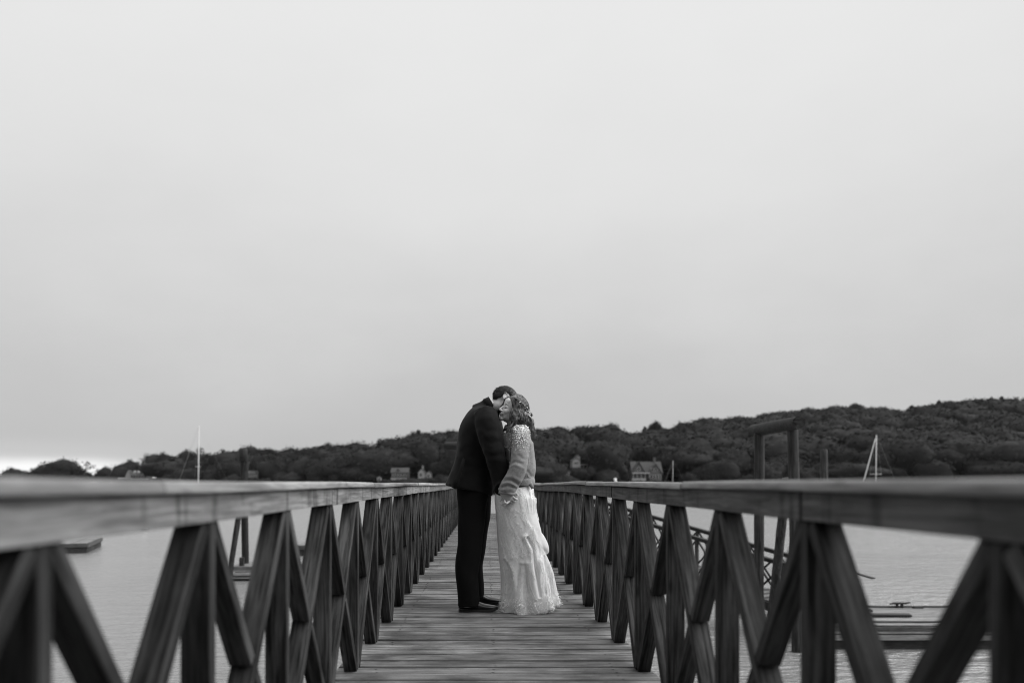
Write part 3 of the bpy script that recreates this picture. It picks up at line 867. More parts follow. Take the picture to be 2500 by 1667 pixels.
# ---- unseen boathouse, added behind the viewer to darken the faces turned to the camera
M_SHADEHOUSE = mat_plain('shade_house_shingle', .05, .9, .3, 4, spec=.1)
shade_house = empty('boathouse', (0, -6, 0), label='dark shingled boathouse at the shore end of the pier, behind the viewer', cat='boathouse')
m = MB()
m.prism([(-8, 0, -2.6), (-.85, 0, -2.6), (-.85, 0, 2.2), (.95, 0, 2.2), (.95, 0, -2.6), (8, 0, -2.6), (8, 0, 5.2), (0, 0, 9.2), (-8, 0, 5.2)], (0, -2.7, 0), (0, -2.5, 0)); m.build('front_wall', M_SHADEHOUSE, shade_house)
for s in (-1, 1): MB().box((s * 7.9, -6.1, 1.3), (.2, 6.8, 7.8)).build('side_wall', M_SHADEHOUSE, shade_house)
MB().prism([(-8, 0, -2.6), (8, 0, -2.6), (8, 0, 5.2), (0, 0, 9.2), (-8, 0, 5.2)], (0, -9.7, 0), (0, -9.5, 0)).build('rear_wall', M_SHADEHOUSE, shade_house)
MB().prism([(-8.6, 0, 4.95), (0, 0, 9.25), (8.6, 0, 4.95), (8.6, 0, 5.15), (0, 0, 9.45), (-8.6, 0, 5.15)], (0, -10.2, 0), (0, -1.9, 0)).build('roof', M_ROOF, shade_house)
d_ = MB().box((.05, -2.62, 1.1), (1.76, .08, 2.18)).build('door', M_DARKWOOD, shade_house); MB().tube([(.75, -2.54, 1.0), (.75, -2.54, 1.25)], .02, 8).build('handle', M_NAIL, d_)
for x in (-5, -3, 3, 5): window(shade_house, (x, -2.46, 1.5), 1.0, 1.3)

# ================================================================== PILES, DOCKS, GANGWAY
M_PILETOP = mat_wood('log_end', .05, .14, stain=.4)
def log(name, a, b_, r, mat, parent=None, seed=0, n=16, segs=14):
    a, b_ = Vector(a), Vector(b_); g_ = random.Random(seed)
    pts = []; rad = []
    for i in range(segs + 1):
        t = i / segs; p = a.lerp(b_, t) + Vector((g_.uniform(-1, 1), g_.uniform(-1, 1), 0)) * r * .05
        pts.append(p); rad.append(r * (1.04 - .08 * t) * g_.uniform(.97, 1.03))
    pts.append(b_ + (b_ - a).normalized() * .008); rad.append(rad[-1] * .95)
    m = MB(); m.tube(pts, rad, n); o = m.build(name, mat, parent, True)
    try: o.data.set_sharp_from_angle(angle=R(50))
    except Exception: pass
    return o
fr = empty('pile_frame', (6.5, 16.8, WATER_Z), label='frame of two thick piles with a log across the top, right of the pier', cat='pile frame')
log('pile', (6.60, 16.8, -5), (6.46, 16.8, 2.2), .112, M_PILE, fr, 1)
log('pile', (6.28, 18.4, -5), (6.30, 18.4, 2.18), .115, M_PILE, fr, 2)
bx_ = log('crossbeam', (6.34, 18.9, 2.30), (6.37, 16.25, 2.285), .140, M_LOG, fr, 3)
log('diagonal_brace', (6.46, 18.3, -2.9), (6.40, 17.0, 1.15), .10, M_PILE, fr, 4)
o = log('pile', Q(2016, 1300, 30) + Vector((0, 0, -2.2)), Q(2011, 1100, 30), .14, M_PILE, None, 5)
o.name = 'mooring_pile'; tag(o, 'lone weathered pile between the log frame and the right sailboat', 'pile')
o = log('mooring_pile', Q(600, 1420, 30.5), Q(594, 1097, 30.5), .13, M_PILE_DARK, None, 6); tag(o, 'upright dark pile with black cap standing in the left float', 'pile')
MB().tube([Q(593.5, 1126, 30.5), Q(593.8, 1100, 30.5), Q(594, 1094, 30.5)], [.16, .16, .14], 14).build('cap', M_DARKWOOD, o, True)
o = log('mooring_pile', Q(560, 1405, 29.2), Q(603, 1128, 30.1), .10, M_PILE_DARK, None, 7); tag(o, 'leaning dark pile crossing the upright capped pile at left', 'pile')
ef = empty('pile_frame', (0, 29, WATER_Z), label='far pile frame behind the couple, its log end showing beside the man\'s back', cat='pile frame')
log('pile', (-.80, 29, -5), (-.80, 29, 2.36), .13, M_PILE, ef, 8); log('pile', (.95, 29, -5), (.95, 29, 2.36), .13, M_PILE, ef, 9)
log('crossbeam', (1.45, 29, 2.45), (-1.46, 29, 2.45), .15, M_LOG, ef, 10)

def float_dock(name, label, c, rz, L, W, plank_w, top=-1.97, layers=True, along=True, n_float=4, gap=.012):
    """Planks run along local x (the long way) or across."""
    e = empty(name, (c[0], c[1], WATER_Z), rz, label=label, cat='float')
    t = top - WATER_Z
    def put(nm, a, b_, w, th, mat, lat):
        o = place_beam(nm, a, b_, w, th, mat, None, lat, bev=.006); o.parent = e; return o
    if along:
        k = int(W / plank_w)
        for i in range(k):
            y_ = -W / 2 + (i + .5) * W / k
            put('plank', (-L / 2, y_, t - .02 + random.uniform(-.003, .003)), (L / 2, y_, t - .02), W / k - gap, .04, M_DOCK, (0, 1, 0))
    else:
        k = int(L / plank_w)
        for i in range(k):
            x_ = -L / 2 + (i + .5) * L / k
            put('plank', (x_, -W / 2, t - .02 + random.uniform(-.003, .003)), (x_, W / 2, t - .02), L / k - gap, .04, M_DOCK, (1, 0, 0))
    for s in (-1, 1):
        if layers:
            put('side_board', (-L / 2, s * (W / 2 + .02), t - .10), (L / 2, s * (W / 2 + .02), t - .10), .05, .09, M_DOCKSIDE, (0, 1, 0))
            put('fender_board', (-L / 2, s * (W / 2 + .05), t - .17), (L / 2, s * (W / 2 + .05), t - .17), .07, .045, M_DOCK2, (0, 1, 0))
            put('fender_board', (-L / 2, s * (W / 2 + .06), t - .27), (L / 2, s * (W / 2 + .06), t - .27), .07, .11, M_DOCK2, (0, 1, 0))
        else:
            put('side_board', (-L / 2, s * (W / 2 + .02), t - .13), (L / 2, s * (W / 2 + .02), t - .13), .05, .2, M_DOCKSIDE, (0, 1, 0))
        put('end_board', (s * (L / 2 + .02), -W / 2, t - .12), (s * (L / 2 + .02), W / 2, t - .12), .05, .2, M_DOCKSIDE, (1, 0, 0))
    for i in range(n_float):
        x_ = -L / 2 + (i + .5) * L / n_float
        m = MB(); m.box((x_, 0, t - .55), (L / n_float * .96, W * .98, .56)); o = m.mesh('float_drum'); 
        ob = bpy.data.objects.new('float_drum', o); COL.objects.link(ob); o.materials.append(M_DARKWOOD); ob.parent = e
    return e, t, put
M_DOCK2 = mat_wood('fender_wood', .16, .30, stain=.4)
e, t, put = float_dock('floating_dock', 'large plank float at the right with black pads and a cleat on it', (11.8, 18.25), R(-.3), 8.8, 2.4, .2)
M_RUBBER = mat_plain('rubber', .02, .6)
def pad(x0, x1, y_, w):
    bmx = MB(); bmx.tube([(x0, y_, t + .03), (x0 + .04, y_, t + .05), (x1 - .06, y_, t + .05), (x1, y_, t + .03)], [w * .4, w * .5, w * .5, w * .35], 10, flat=.5, up=(0, 1, 0))
    o = link('rubber_pad', smooth(bmx.mesh('rubber_pad')), M_RUBBER, None); o.parent = e
pad(-4.0, -2.75, .45, .14); pad(-4.0, -2.2, -.25, .16)
m = MB(); m.tube([(-2.0, 1.12, t + .09), (-1.9, 1.12, t + .11), (-1.62, 1.12, t + .11), (-1.5, 1.12, t + .13)], [.015, .025, .025, .015], 8); m.box((-1.82, 1.12, t + .05), (.05, .05, .1)); m.box((-1.70, 1.12, t + .05), (.05, .05, .1))
o = link('cleat', m.mesh('cleat'), M_RUBBER, None); o.parent = e
for x, y_ in ((-1.35, 1.05), (-1.5, -1.1), (2.0, -1.1), (2.1, 1.05)):
    o = link('bolt_block', MB().box((x, y_, t + .025), (.22, .1, .06)).mesh('bolt_block'), M_DOCKSIDE, None); o.parent = e
for s, y_ in ((1, 1.17), (-1, -1.0)):
    o = put('edge_strip', (-4.3, y_, t + .02), (4.3, y_, t + .02), .05, .045, M_DOCKSIDE, (0, 1, 0))

e, t, put = float_dock('floating_dock', 'small float at the foot of the two left piles', (-8.2, 30.6), R(4), 2.6, 2.4, .3)
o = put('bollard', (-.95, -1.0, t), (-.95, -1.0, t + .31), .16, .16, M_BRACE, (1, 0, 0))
for z in (.32, .42): put('fender_board', (-1.3, -1.29, t - z), (1.3, -1.29, t - z), .06, .05, M_DOCK2, (0, 1, 0))
float_dock('swim_raft', 'plank raft moored far left under the railing', (-23.0, 43.2), R(108), 5.0, 3.2, .68, layers=False, gap=.10)
float_dock('swim_raft', 'distant little raft, a bright sliver between left braces', (-8.9, 41), R(-14), 1.6, 2.6, .3, layers=False)

# ---- gangway from the pier's end down to the right float
ga = empty('gangway', (1.1, 27, 0), label='sloping gangway with crossed rail braces leading down to the right float', cat='gangway')
A0, A1 = Vector((1.12, 27.0, .02)), Vector((7.3, 17.6, -1.93))
ax = (A1 - A0); gl = ax.length; ax.normalize(); perp = Vector((.81, .587, 0)).normalized()
nb = 46
for i in range(nb):
    p = A0 + ax * (gl * (i + .5) / nb)
    place_beam('tread', p - perp * -.02, p + perp * 1.05, gl / nb - .02, .035, M_DECK, ga, ax)
for off_ in (0.0, 1.05):
    o0 = perp * off_
    place_beam('side_beam', A0 + o0 + Vector((0, 0, -.12)), A1 + o0 + Vector((0, 0, -.12)), .07, .2, M_DARKWOOD, ga, perp, share=False)
    place_beam('handrail', A0 + o0 + Vector((0, 0, .96)), A1 + o0 + ax * .15 + Vector((0, 0, .96)), .10, .07, M_DARKWOOD, ga, perp, share=False)
    place_beam('handrail_cap', A0 + o0 + Vector((0, 0, 1.01)), A1 + o0 + ax * (.4 if off_ == 0 else .75) + Vector((0, 0, 1.01)), .13, .028, M_DARKWOOD, ga, perp, share=False)
    ns = 13
    for i in range(ns + 1):
        p = A0 + o0 + ax * (gl * i / ns)
        place_beam('post', p + Vector((0, 0, -.05)), p + Vector((0, 0, .95)), .07, .06, M_DARKWOOD, ga, perp)
        if i < ns:
            q = A0 + o0 + ax * (gl * (i + 1) / ns)
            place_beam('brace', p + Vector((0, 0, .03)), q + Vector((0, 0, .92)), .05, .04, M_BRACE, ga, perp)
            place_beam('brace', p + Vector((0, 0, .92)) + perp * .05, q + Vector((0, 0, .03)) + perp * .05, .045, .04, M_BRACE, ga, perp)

# ================================================================== BOATS AND BUOYS
M_HULL = mat_plain('hull_paint', .14, .35, .06, 2); M_MAST = mat_plain('mast_metal', .5, .4, .1, 3); M_SAIL = mat_plain('furled_sail', .72, .8, .1, 6)
M_WIRE = mat_plain('rigging_wire', .25, .5)
def sailboat(nx, D, mast_h, head, label, jib=False, group=None, detail=True):
    e = empty('sailboat', ((nx - 1188) / F * D, D, WATER_Z), head, label=label, cat='sailboat', group=group)
    Lh = mast_h * .82; bw = Lh * .15; fb = Lh * .11
    secs = []; n = 15; ring = 10; V, Fq = [], []
    for i in range(n):
        t = i / (n - 1); w = bw * (math.sin(math.pi * min(1, .12 + t * .95)) ** .7) * (1 if t < .97 else .3); x = (t - .5) * Lh
        sheer = fb * (1 + .35 * (2 * t - 1) ** 2)
        for k in range(ring):
            a = math.pi * k / (ring - 1); V.append((x, -w * math.cos(a), sheer - (sheer + fb * .35) * math.sin(a) ** .8))
    for i in range(n - 1):
        for k in range(ring - 1): Fq.append((i * ring + k, i * ring + k + 1, (i + 1) * ring + k + 1, (i + 1) * ring + k))
        Fq.append((i * ring, (i + 1) * ring, (i + 1) * ring + ring - 1, i * ring + ring - 1))
    Fq.append(tuple(range(ring))); Fq.append(tuple((n - 1) * ring + k for k in range(ring)))
    def mk(nm, mb, mat):
        me = mb.mesh(nm); smooth(me); me.materials.append(mat); c = bpy.data.objects.new(nm, me); COL.objects.link(c); c.parent = e; return c
    mb = MB(); mb.add(V, Fq); mk('hull', mb, M_HULL)
    mb = MB(); mb.box((-.05 * Lh, 0, fb * 1.25), (Lh * .32, bw * 1.1, fb * .6)); mb.box((.07 * Lh, 0, fb * 1.12), (Lh * .12, bw * .9, fb * .4)); mk('cabin', mb, M_HULL)
    mx = Lh * .10; lean = -.012 * mast_h
    top = Vector((mx + lean, 0, mast_h))
    mb = MB(); mb.tube([(mx, 0, fb * .8), top], [.10, .085] if D < 115 and not jib else [.06, .05], 8); mk('mast', mb, M_MAST)
    mb = MB(); mb.tube([(mx, 0, fb * 2.3), (mx - Lh * .42, 0, fb * 2.2)], [.05, .05], 8); mk('boom', mb, M_MAST)
    mb = MB(); mb.tube([(mx, 0, fb * 2.45), (mx - Lh * .2, 0, fb * 2.5), (mx - Lh * .41, 0, fb * 2.35)], [.16, .14, .07], 10); mk('furled_mainsail', mb, M_SAIL)
    mb = MB(); mb.tube([(mx, -.8, mast_h * .52), (mx, .8, mast_h * .52)], .03, 6); mk('spreader', mb, M_MAST)
    bow = Vector((Lh * .49, 0, fb * 1.3))
    if jib:
        mb = MB(); mb.tube([bow, bow.lerp(top, .5), bow.lerp(top, .95)], [.055, .062, .035], 8); mk('furled_jib', mb, M_SAIL)
    else:
        mb = MB(); mb.tube([bow, top], .018, 5); mk('forestay', mb, M_WIRE)
    for s in (-1, 1):
        mb = MB(); mb.tube([(mx, s * bw * .9, fb), (mx, s * .8, mast_h * .52), top], .006, 5); mk('shroud', mb, M_WIRE)
    mb = MB(); mb.tube([(-Lh * .49, 0, fb * 1.3), top], .006, 5); mk('backstay', mb, M_WIRE)
    return e
sailboat(500, 110, 11.75, R(175), 'sailboat with tall bare mast rising above the left railing')
sailboat(2150, 90, 9.25, R(106), 'sailboat with furled white jib behind the right railing', jib=True)
sailboat(1650, 200, 9.8, R(165), 'sailboat with short mast right of the gabled house')
for i, (nx, yt) in enumerate(((268, 1121), (276, 1128), (288, 1124), (298, 1128))):
    D = 640 + i * 15; sailboat(nx, D, 3.5 + (1185 - yt) / F * D, R(160 + 20 * i), 'faint distant mast in the bright gap of sky at left', group='far masts in the bright gap')
M_BUOY = mat_plain('buoy_paint', .5, .5)
e = empty('mooring_buoy', (0, 0, 0), label='pale mooring buoy floating beyond the left railing', cat='buoy')
p = Q(352, 1289, 63); p.z = WATER_Z + .12
v, f = ellipsoid(p, (.27, .27, .2)); mb = MB(); mb.add(v, f); mb.build('ball', M_BUOY, e, True)
mb = MB(); mb.tube([(p.x, p.y, p.z - .02), (p.x, p.y, p.z + .03)], [.278, .278], 16); mb.build('stripe', M_RUBBER, e, True)
mb = MB(); mb.tube([(p.x, p.y, p.z + .18), (p.x, p.y, p.z + .30)], [.03, .02], 8); mb.build('ring_post', M_MAST, e, True)
p = Q(1504, 1176, 45); e = empty('channel_marker', (p.x, p.y, WATER_Z), label='small white marker post peeping over the right railing', cat='marker')
mb = MB(); mb.tube([(p.x, p.y, -4), (p.x, p.y, 1.15)], .055, 8); mb.build('post', M_HULL, e, True)
mb = MB(); mb.tube([(p.x, p.y, 1.1), (p.x, p.y, 1.18), (p.x - .04, p.y, 1.27), (p.x - .05, p.y, 1.40), (p.x - .05, p.y, 1.43)], [.06, .085, .07, .09, .05], 10); mb.build('light_head', M_SAIL, e, True)

# ================================================================== HAZE OVER THE HARBOUR
hz = bpy.data.materials.new('haze'); hz.use_nodes = True; hn = hz.node_tree; hn.nodes.clear()
ho_ = hn.nodes.new('ShaderNodeOutputMaterial'); hv_ = hn.nodes.new('ShaderNodeVolumePrincipled')
hv_.inputs['Color'].default_value = (.9, .9, .9, 1); hv_.inputs['Density'].default_value = HAZE
hn.links.new(hv_.outputs[0], ho_.inputs['Volume'])
if HAZE > 0:
    tag(MB().box((0, 400, 46), (2600, 1500, 100)).build('haze', hz), 'thin pale haze over the harbour', kind='stuff')
# ================================================================== THE COUPLE
def A(zx, zy, y): return Q(1060 + .20408 * zx, 920 + .20408 * zy, y)      # upper half of the figures
def B(zx, zy, y): return Q(1060 + .20408 * zx, 1200 + .20408 * zy, y)     # lower half
def C(zx, zy, y): return Q(1160 + .09564 * zx, 930 + .09564 * zy, y)      # heads
def H_(zx, zy, y): return Q(1180 + .09564 * zx, 1170 + .09564 * zy, y)    # hands
PX = .20408 * 6.4 / F                                                    # metres per zoom pixel at the couple

def mat_cloth(name, v, rough=.85, weave=0, var=.1, scale=40, sheen=0, bump=.15):
    m, nt, p = new_mat(name); N = nt.nodes; L = nt.links
    tc = N.new('ShaderNodeTexCoord'); n = N.new('ShaderNodeTexNoise'); n.inputs['Scale'].default_value = scale; n.inputs['Detail'].default_value = 8; n.inputs['Roughness'].default_value = .7
    L.new(tc.outputs['Object'], n.inputs['Vector'])
    r = ramp(nt, [(.3, v * (1 - var)), (.7, v * (1 + var))]); L.new(n.outputs['Fac'], r.inputs[0]); L.new(r.outputs[0], p.inputs['Base Color'])
    p.inputs['Roughness'].default_value = rough; p.inputs['Specular IOR Level'].default_value = .12
    if sheen: p.inputs['Sheen Weight'].default_value = sheen
    b = N.new('ShaderNodeBump'); b.inputs['Strength'].default_value = bump; b.inputs['Distance'].default_value = .004
    L.new(n.outputs['Fac'], b.inputs['Height']); L.new(b.outputs[0], p.inputs['Normal'])
    return m
M_SUIT = mat_cloth('suit_wool', .0085, .9, var=.15, scale=90, bump=.1, sheen=.06)
M_TROUSER = mat_cloth('trouser_wool', .0045, .9, var=.15, scale=90, bump=.1)
M_DENIM = mat_cloth('denim', .25, .9, var=.45, scale=170, bump=.6)
M_SATIN = mat_cloth('dress_fabric', .74, .6, var=.08, scale=30, bump=.1)
M_LACE = mat_cloth('lace', .88, .7, var=.06, scale=60, bump=.2)
M_SHIRT = mat_plain('shirt_cotton', .75, .8)
M_PEARL = mat_plain('pearl', .78, .18, spec=.6)
M_LEATHER = mat_plain('shoe_leather', .012, .28, .2, 20, spec=.5, bump=.1)
M_SOLE = mat_plain('shoe_sole', .02, .7)
M_LIP = mat_plain('lip', .22, .45); M_TEETH = mat_plain('teeth', .75, .3); M_BROW = mat_plain('brow_hair', .05, .8)
M_BELT = mat_plain('dark_sash', .02, .7, .3, 40)
def mat_skin(name, v):
    m, nt, p = new_mat(name)
    p.inputs['Base Color'].default_value = (v, v, v, 1); p.inputs['Roughness'].default_value = .5
    p.inputs['Subsurface Weight'].default_value = .12; p.inputs['Subsurface Radius'].default_value = (.006, .006, .006); p.inputs['Subsurface Scale'].default_value = 1
    p.inputs['Specular IOR Level'].default_value = .3
    return m
M_SKIN_M = mat_skin('skin_groom', .46); M_SKIN_W = mat_skin('skin_bride', .66)
def mat_hair(name, lo, hi, sc):
    m, nt, p = new_mat(name); N = nt.nodes; L = nt.links
    tc = N.new('ShaderNodeTexCoord'); n = N.new('ShaderNodeTexNoise'); n.inputs['Scale'].default_value = sc; n.inputs['Detail'].default_value = 3
    L.new(tc.outputs['Object'], n.inputs['Vector']); r = ramp(nt, [(.36, lo), (.5, (lo + hi) * .4), (.66, hi)]); L.new(n.outputs['Fac'], r.inputs[0])
    L.new(r.outputs[0], p.inputs['Base Color']); p.inputs['Roughness'].default_value = .38; p.inputs['Specular IOR Level'].default_value = .45
    return m
M_HAIR_M = mat_hair('short_dark_hair', .010, .022, 60); M_HAIR_W = mat_hair('wavy_hair', .014, .20, 46)

def head_parts(M, s=1.0, female=False):
    """Face and skull shapes, local: +x forward, +z up, origin between the ears."""
    L = []
    r3 = M.to_3x3()
    def E(c, r, rot=None, nu=18, nv=12):
        rr = r3 @ rot if rot is not None else r3
        v, f = ellipsoid((0, 0, 0), [k * s for k in r], rr, nu, nv); p = M @ (Vector(c) * s)
        L.append(([p + q for q in v], f))
    def T(pts, rad, n=12): L.append(tube_arrays([M @ (Vector(p) * s) for p in pts], [k * s for k in rad], n))
    jw = .92 if female else 1.0
    E((-.012, 0, .035), (.097, .076, .086), nu=28, nv=18)
    E((.033, 0, -.025), (.056, .058 * jw, .085), nu=24, nv=16)
    E((.026, 0, -.072), (.054, .050 * jw, .040))
    E((.070, 0, -.098), (.021, .022 * jw, .018))
    E((.072, 0, .026), (.019, .045, .013)); E((.066, 0, .052), (.026, .05, .034))
    T([(.080, 0, .018), (.094, 0, -.004), (.109, 0, -.028), (.108, 0, -.036)], [.0075, .0085, .0105, .008])
    E((.107, 0, -.031), (.012, .0105, .0095))
    for k in (-1, 1):
        E((.096, k * .012, -.036), (.011, .008, .0075))
        E((.058, k * .034, -.030), (.027, .022, .026))
        E((.071, k * .031, .001), (.0155, .017, .011))
        E((-.009, k * .0775, -.004), (.017, .0055, .028), Matrix.Rotation(-.15, 3, 'Y'))
        T([(.006, k * .080, .010), (-.002, k * .0855, .024), (-.018, k * .089, .024), (-.027, k * .090, .006), (-.021, k * .087, -.016), (-.006, k * .083, -.032), (.004, k * .080, -.030)], [.0035, .0042, .0045, .0045, .004, .006, .005], 8)
        E((-.004, k * .083, -.014), (.008, .006, .007))
    E((.087, 0, -.056), (.011, .023, .0075)); E((.084, 0, -.071), (.011, .020, .0075)); E((.078, 0, -.083), (.012, .018, .010))
    return L

def hand_parts(M, curl=(50, 60, 40), s=1.0, mirror=1, spread=4, thumb=30):
    """local: wrist at origin, +x to the fingertips, palm faces +z, thumb on +y*mirror."""
    L = []
    def T(pts, rad, n=10, flat=1.0): L.append(tube_arrays([M @ (Vector(p) * s) for p in pts], [k * s for k in rad], n, flat))
    def S(c, r): 
        v, f = ellipsoid((0, 0, 0), [k * s for k in r], M.to_3x3(), 14, 10); p = M @ (Vector(c) * s); L.append(([p + q for q in v], f))
    S((.045, 0, 0), (.050, .040, .016)); S((.02, 0, 0), (.035, .030, .017)); S((.075, 0, .0), (.02, .040, .013)); S((.03, .028 * mirror, .010), (.03, .014, .014))
    for i, (yy, ln) in enumerate(((.030, .92), (.010, 1.0), (-.011, .95), (-.030, .76))):
        p = Vector((.082 - abs(i - 1.2) * .004, yy * mirror, 0)); a = 0; pts = [p - Vector((.015, 0, 0))] + [p]; 
        for seg, cu in zip((.044, .027, .021), curl):
            a += R(cu + (i * 3)); d = Vector((math.cos(a), R(spread) * (1.2 - i) * mirror * .4, math.sin(a))).normalized(); p = p + d * seg * ln; pts.append(p)
        T(pts, [.0098, .0098, .0092, .0084, .006])
    p = Vector((.028, .034 * mirror, .008)); pts = [p - Vector((.012, .008 * mirror, 0)), p]
    for seg, (dx, dy, dz) in zip((.036, .030, .024), ((.75, .55, .35), (.85, .15, .5), (.85, -.2, .5))):
        p = p + Vector((dx, dy * mirror, dz)).normalized() * seg; pts.append(p)
    T(pts, [.013, .0125, .011, .0098, .007])
    return L

def basis(loc, x, z):
    x = Vector(x).normalized(); z = Vector(z); z = (z - x * z.dot(x)).normalized(); y = z.cross(x)
    M = Matrix((x, y, z)).transposed().to_4x4(); M.translation = loc; return M

YM, YW = 6.50, 6.40
groom = empty('person', (A(450, 1400, YM).x, YM, 0), label='man in dark suit and white collar bending his head over the woman', cat='person')
bride = empty('person', (B(1150, 1400, YW).x, YW, 0), label='woman in pearl trimmed denim jacket and white lace dress, eyes closed', cat='person')

# ------------------------------------------------------------------ the man
def head_matrix(center, fwd_deg_pitch, yaw, roll, flip=False):
    """pitch>0 nods down; yaw>0 turns away from the camera (+y); roll>0 tips the crown away from the camera."""
    Rz = Matrix.Rotation(R(180) if flip else 0, 4, 'Z')
    Ry = Matrix.Rotation(R(fwd_deg_pitch), 4, 'Y')
    Rz2 = Matrix.Rotation(R(yaw if not flip else -yaw), 4, 'Z')
    Rx = Matrix.Rotation(R(-roll), 4, 'X')
    return Matrix.Translation(center) @ Rx @ Rz2 @ Rz @ Ry
cran = Vector((-.012, 0, .035))
MH = head_matrix((0, 0, 0), 34, 10, 24)
ctr = C(772, 425, 6.50) - MH @ cran
MH = Matrix.Translation(ctr) @ MH
head_m = head_parts(MH)

def armv(P, rad, m=22, n=18, flat=1.0):
    pts = catmull([(p.x, p.y, p.z, r) for p, r in zip(P, rad)], m)
    return tube_arrays([Vector(q[:3]) for q in pts], [q[3] for q in pts], n, flat)

near_arm = [A(610, 440, 6.36), A(640, 560, 6.30), A(680, 740, 6.27), A(725, 940, 6.26), A(765, 1130, 6.28), A(795, 1290, 6.27), A(806, 1345, 6.22)]
far_arm = [A(640, 450, 6.66), A(700, 600, 6.72), A(760, 800, 6.75), A(800, 920, 6.74), A(880, 975, 6.68), A(925, 985, 6.64)]
torso_m = [(A(690, 350, YM), 98, .066), (A(645, 425, YM), 165, .145), (A(590, 520, YM), 215, .200), (A(545, 650, YM), 245, .212), (A(515, 820, YM), 243, .205), (A(495, 970, YM), 244, .198), (A(470, 1110, YM), 256, .208), (A(440, 1240, YM), 276, .216), (A(414, 1352, YM), 292, .222)]
def rows(T, k=1.0, kb=1.0): return [(p.x, p.y, p.z, a * PX * k, b * kb) for p, a, b in T]
legs_m = {
 'near': [(B(470, -110, 6.42), 205, .115), (B(462, 40, 6.41), 190, .112), (B(452, 240, 6.39), 166, .105), (B(442, 420, 6.37), 158, .100), (B(425, 620, 6.35), 148, .092), (B(402, 850, 6.33), 145, .086), (B(392, 1000, 6.32), 137, .083), (B(402, 1180, 6.31), 128, .083), (B(412, 1290, 6.31), 126, .088), (B(415, 1365, 6.31), 126, .09)],
 'far': [(B(500, -110, 6.58), 195, .115), (B(505, 40, 6.59), 190, .112), (B(512, 240, 6.61), 172, .105), (B(505, 420, 6.63), 150, .10), (B(492, 620, 6.65), 134, .092), (B(472, 850, 6.67), 122, .086), (B(470, 1000, 6.68), 120, .083), (B(485, 1150, 6.69), 112, .083), (B(492, 1235, 6.70), 110, .088), (B(495, 1275, 6.70), 110, .09)]}
body = list(head_m)
body.append(armv([ctr + MH.to_3x3() @ Vector((-.005, 0, -.03)), ctr + MH.to_3x3() @ Vector((-.014, 0, -.075)), A(722, 345, 6.50), A(650, 430, 6.5)], [.050, .050, .054, .07]))
body.append(loft(rows(torso_m[1:], .84, .86), 30, 28))
for k in legs_m: body.append(loft(rows(legs_m[k], .78, .8), 30, 20))
body.append(armv(near_arm, [.06, .062, .055, .047, .042, .034, .030]))
body.append(armv(far_arm, [.06, .058, .052, .045, .036, .03]))
# right hand closes on hers
hm_m = basis(A(812, 1362, 6.20), (.66, -.08, -.74), (.25, .95, .1))
body += hand_parts(hm_m, (28, 55, 45), 1.05, mirror=-1)
body += hand_parts(basis(far_arm[-1], (1, -.15, .1), (0, -1, 0)), (12, 15, 10), .98, mirror=1)
for yy, x0, x1, zc in ((6.31, 330, 700, 1395), (6.70, 420, 740, 1300)):
    p = B((x0 + x1) / 2, zc, yy); body.append(ellipsoid((p.x - .02, p.y, .045), (.08, .026, .022)))
me = voxel_mesh('body', body, .0045, 2); link('body', me, M_SKIN_M, groom)

def poly_dist(P, pts, fn=None):
    fn = fn or B
    S = catmull([fn(x, y, 6.24)[:] for x, y in pts], 30)[:, [0, 2]]; q = P[:, [0, 2]]; best = np.full(len(q), 9.0)
    for i in range(len(S) - 1):
        a_, b_ = S[i], S[i + 1]; ab = b_ - a_; t = np.clip(((q - a_) @ ab) / (ab @ ab), 0, 1)
        best = np.minimum(best, np.linalg.norm(q - (a_ + t[:, None] * ab), axis=1))
    return best
def wr(P, sx, sy, sz, seed): return vnoise(P * np.array([sx, sy, sz]), 1.0, seed)
def suit_disp(P, n):
    d = .007 * wr(P, 7, 7, 9, 3) + .003 * wr(P, 22, 22, 26, 4)
    # drag lines running from the shoulder towards the waist
    q = P[:, 0] * 26 + P[:, 2] * 15 + 1.5 * wr(P, 4, 4, 4, 5); d += .0022 * np.sin(q)
    near = np.clip(-n[:, 1] * 1.6, 0, 1)
    for pts, am, w in ((((560, 560), (640, 640), (760, 640)), -.008, .020), (((540, 640), (620, 700), (740, 720)), .008, .020), (((600, 760), (680, 800), (780, 770)), -.008, .018), (((600, 880), (690, 900), (800, 860)), .009, .018), (((620, 930), (700, 950), (820, 930)), -.010, .016), (((640, 990), (720, 1000), (830, 1000)), .007, .016), (((350, 560), (420, 700), (430, 900)), .006, .03), (((320, 950), (420, 1000), (560, 1040)), .007, .025), (((320, 1010), (420, 1060), (560, 1090)), -.008, .022), (((560, 700), (570, 900), (650, 1150), (700, 1330)), -.010, .016)):
        d += .5 * am * near * np.exp(-(poly_dist(P, pts, A) / w) ** 2)
    return d
jk = [loft(rows(torso_m), 44, 44, 2.3)]
jk.append(armv(near_arm, [.098, .100, .094, .082, .074, .062, .058], 36, 28))
jk.append(armv(far_arm, [.085, .085, .078, .07, .056, .05], 30, 24))
jk.append(ellipsoid(A(600, 470, 6.37), (.105, .07, .085)))                       # sleeve head
jk.append(armv([A(560, 460, YM), A(635, 392, YM), A(682, 358, YM), A(700, 346, YM)], [.11, .092, .080, .075], 16, 24))
# skirt of the jacket kicks out at the back vent
#jk.append(armv([A(330, 1000, 6.46), A(265, 1130, 6.45), A(215, 1250, 6.44), A(178, 1322, 6.44)], [.045, .05, .05, .035], 18, 16, 1.6))
me = voxel_mesh('suit_jacket', jk, .0085, 2, suit_disp); jo = link('suit_jacket', me, M_SUIT, groom)
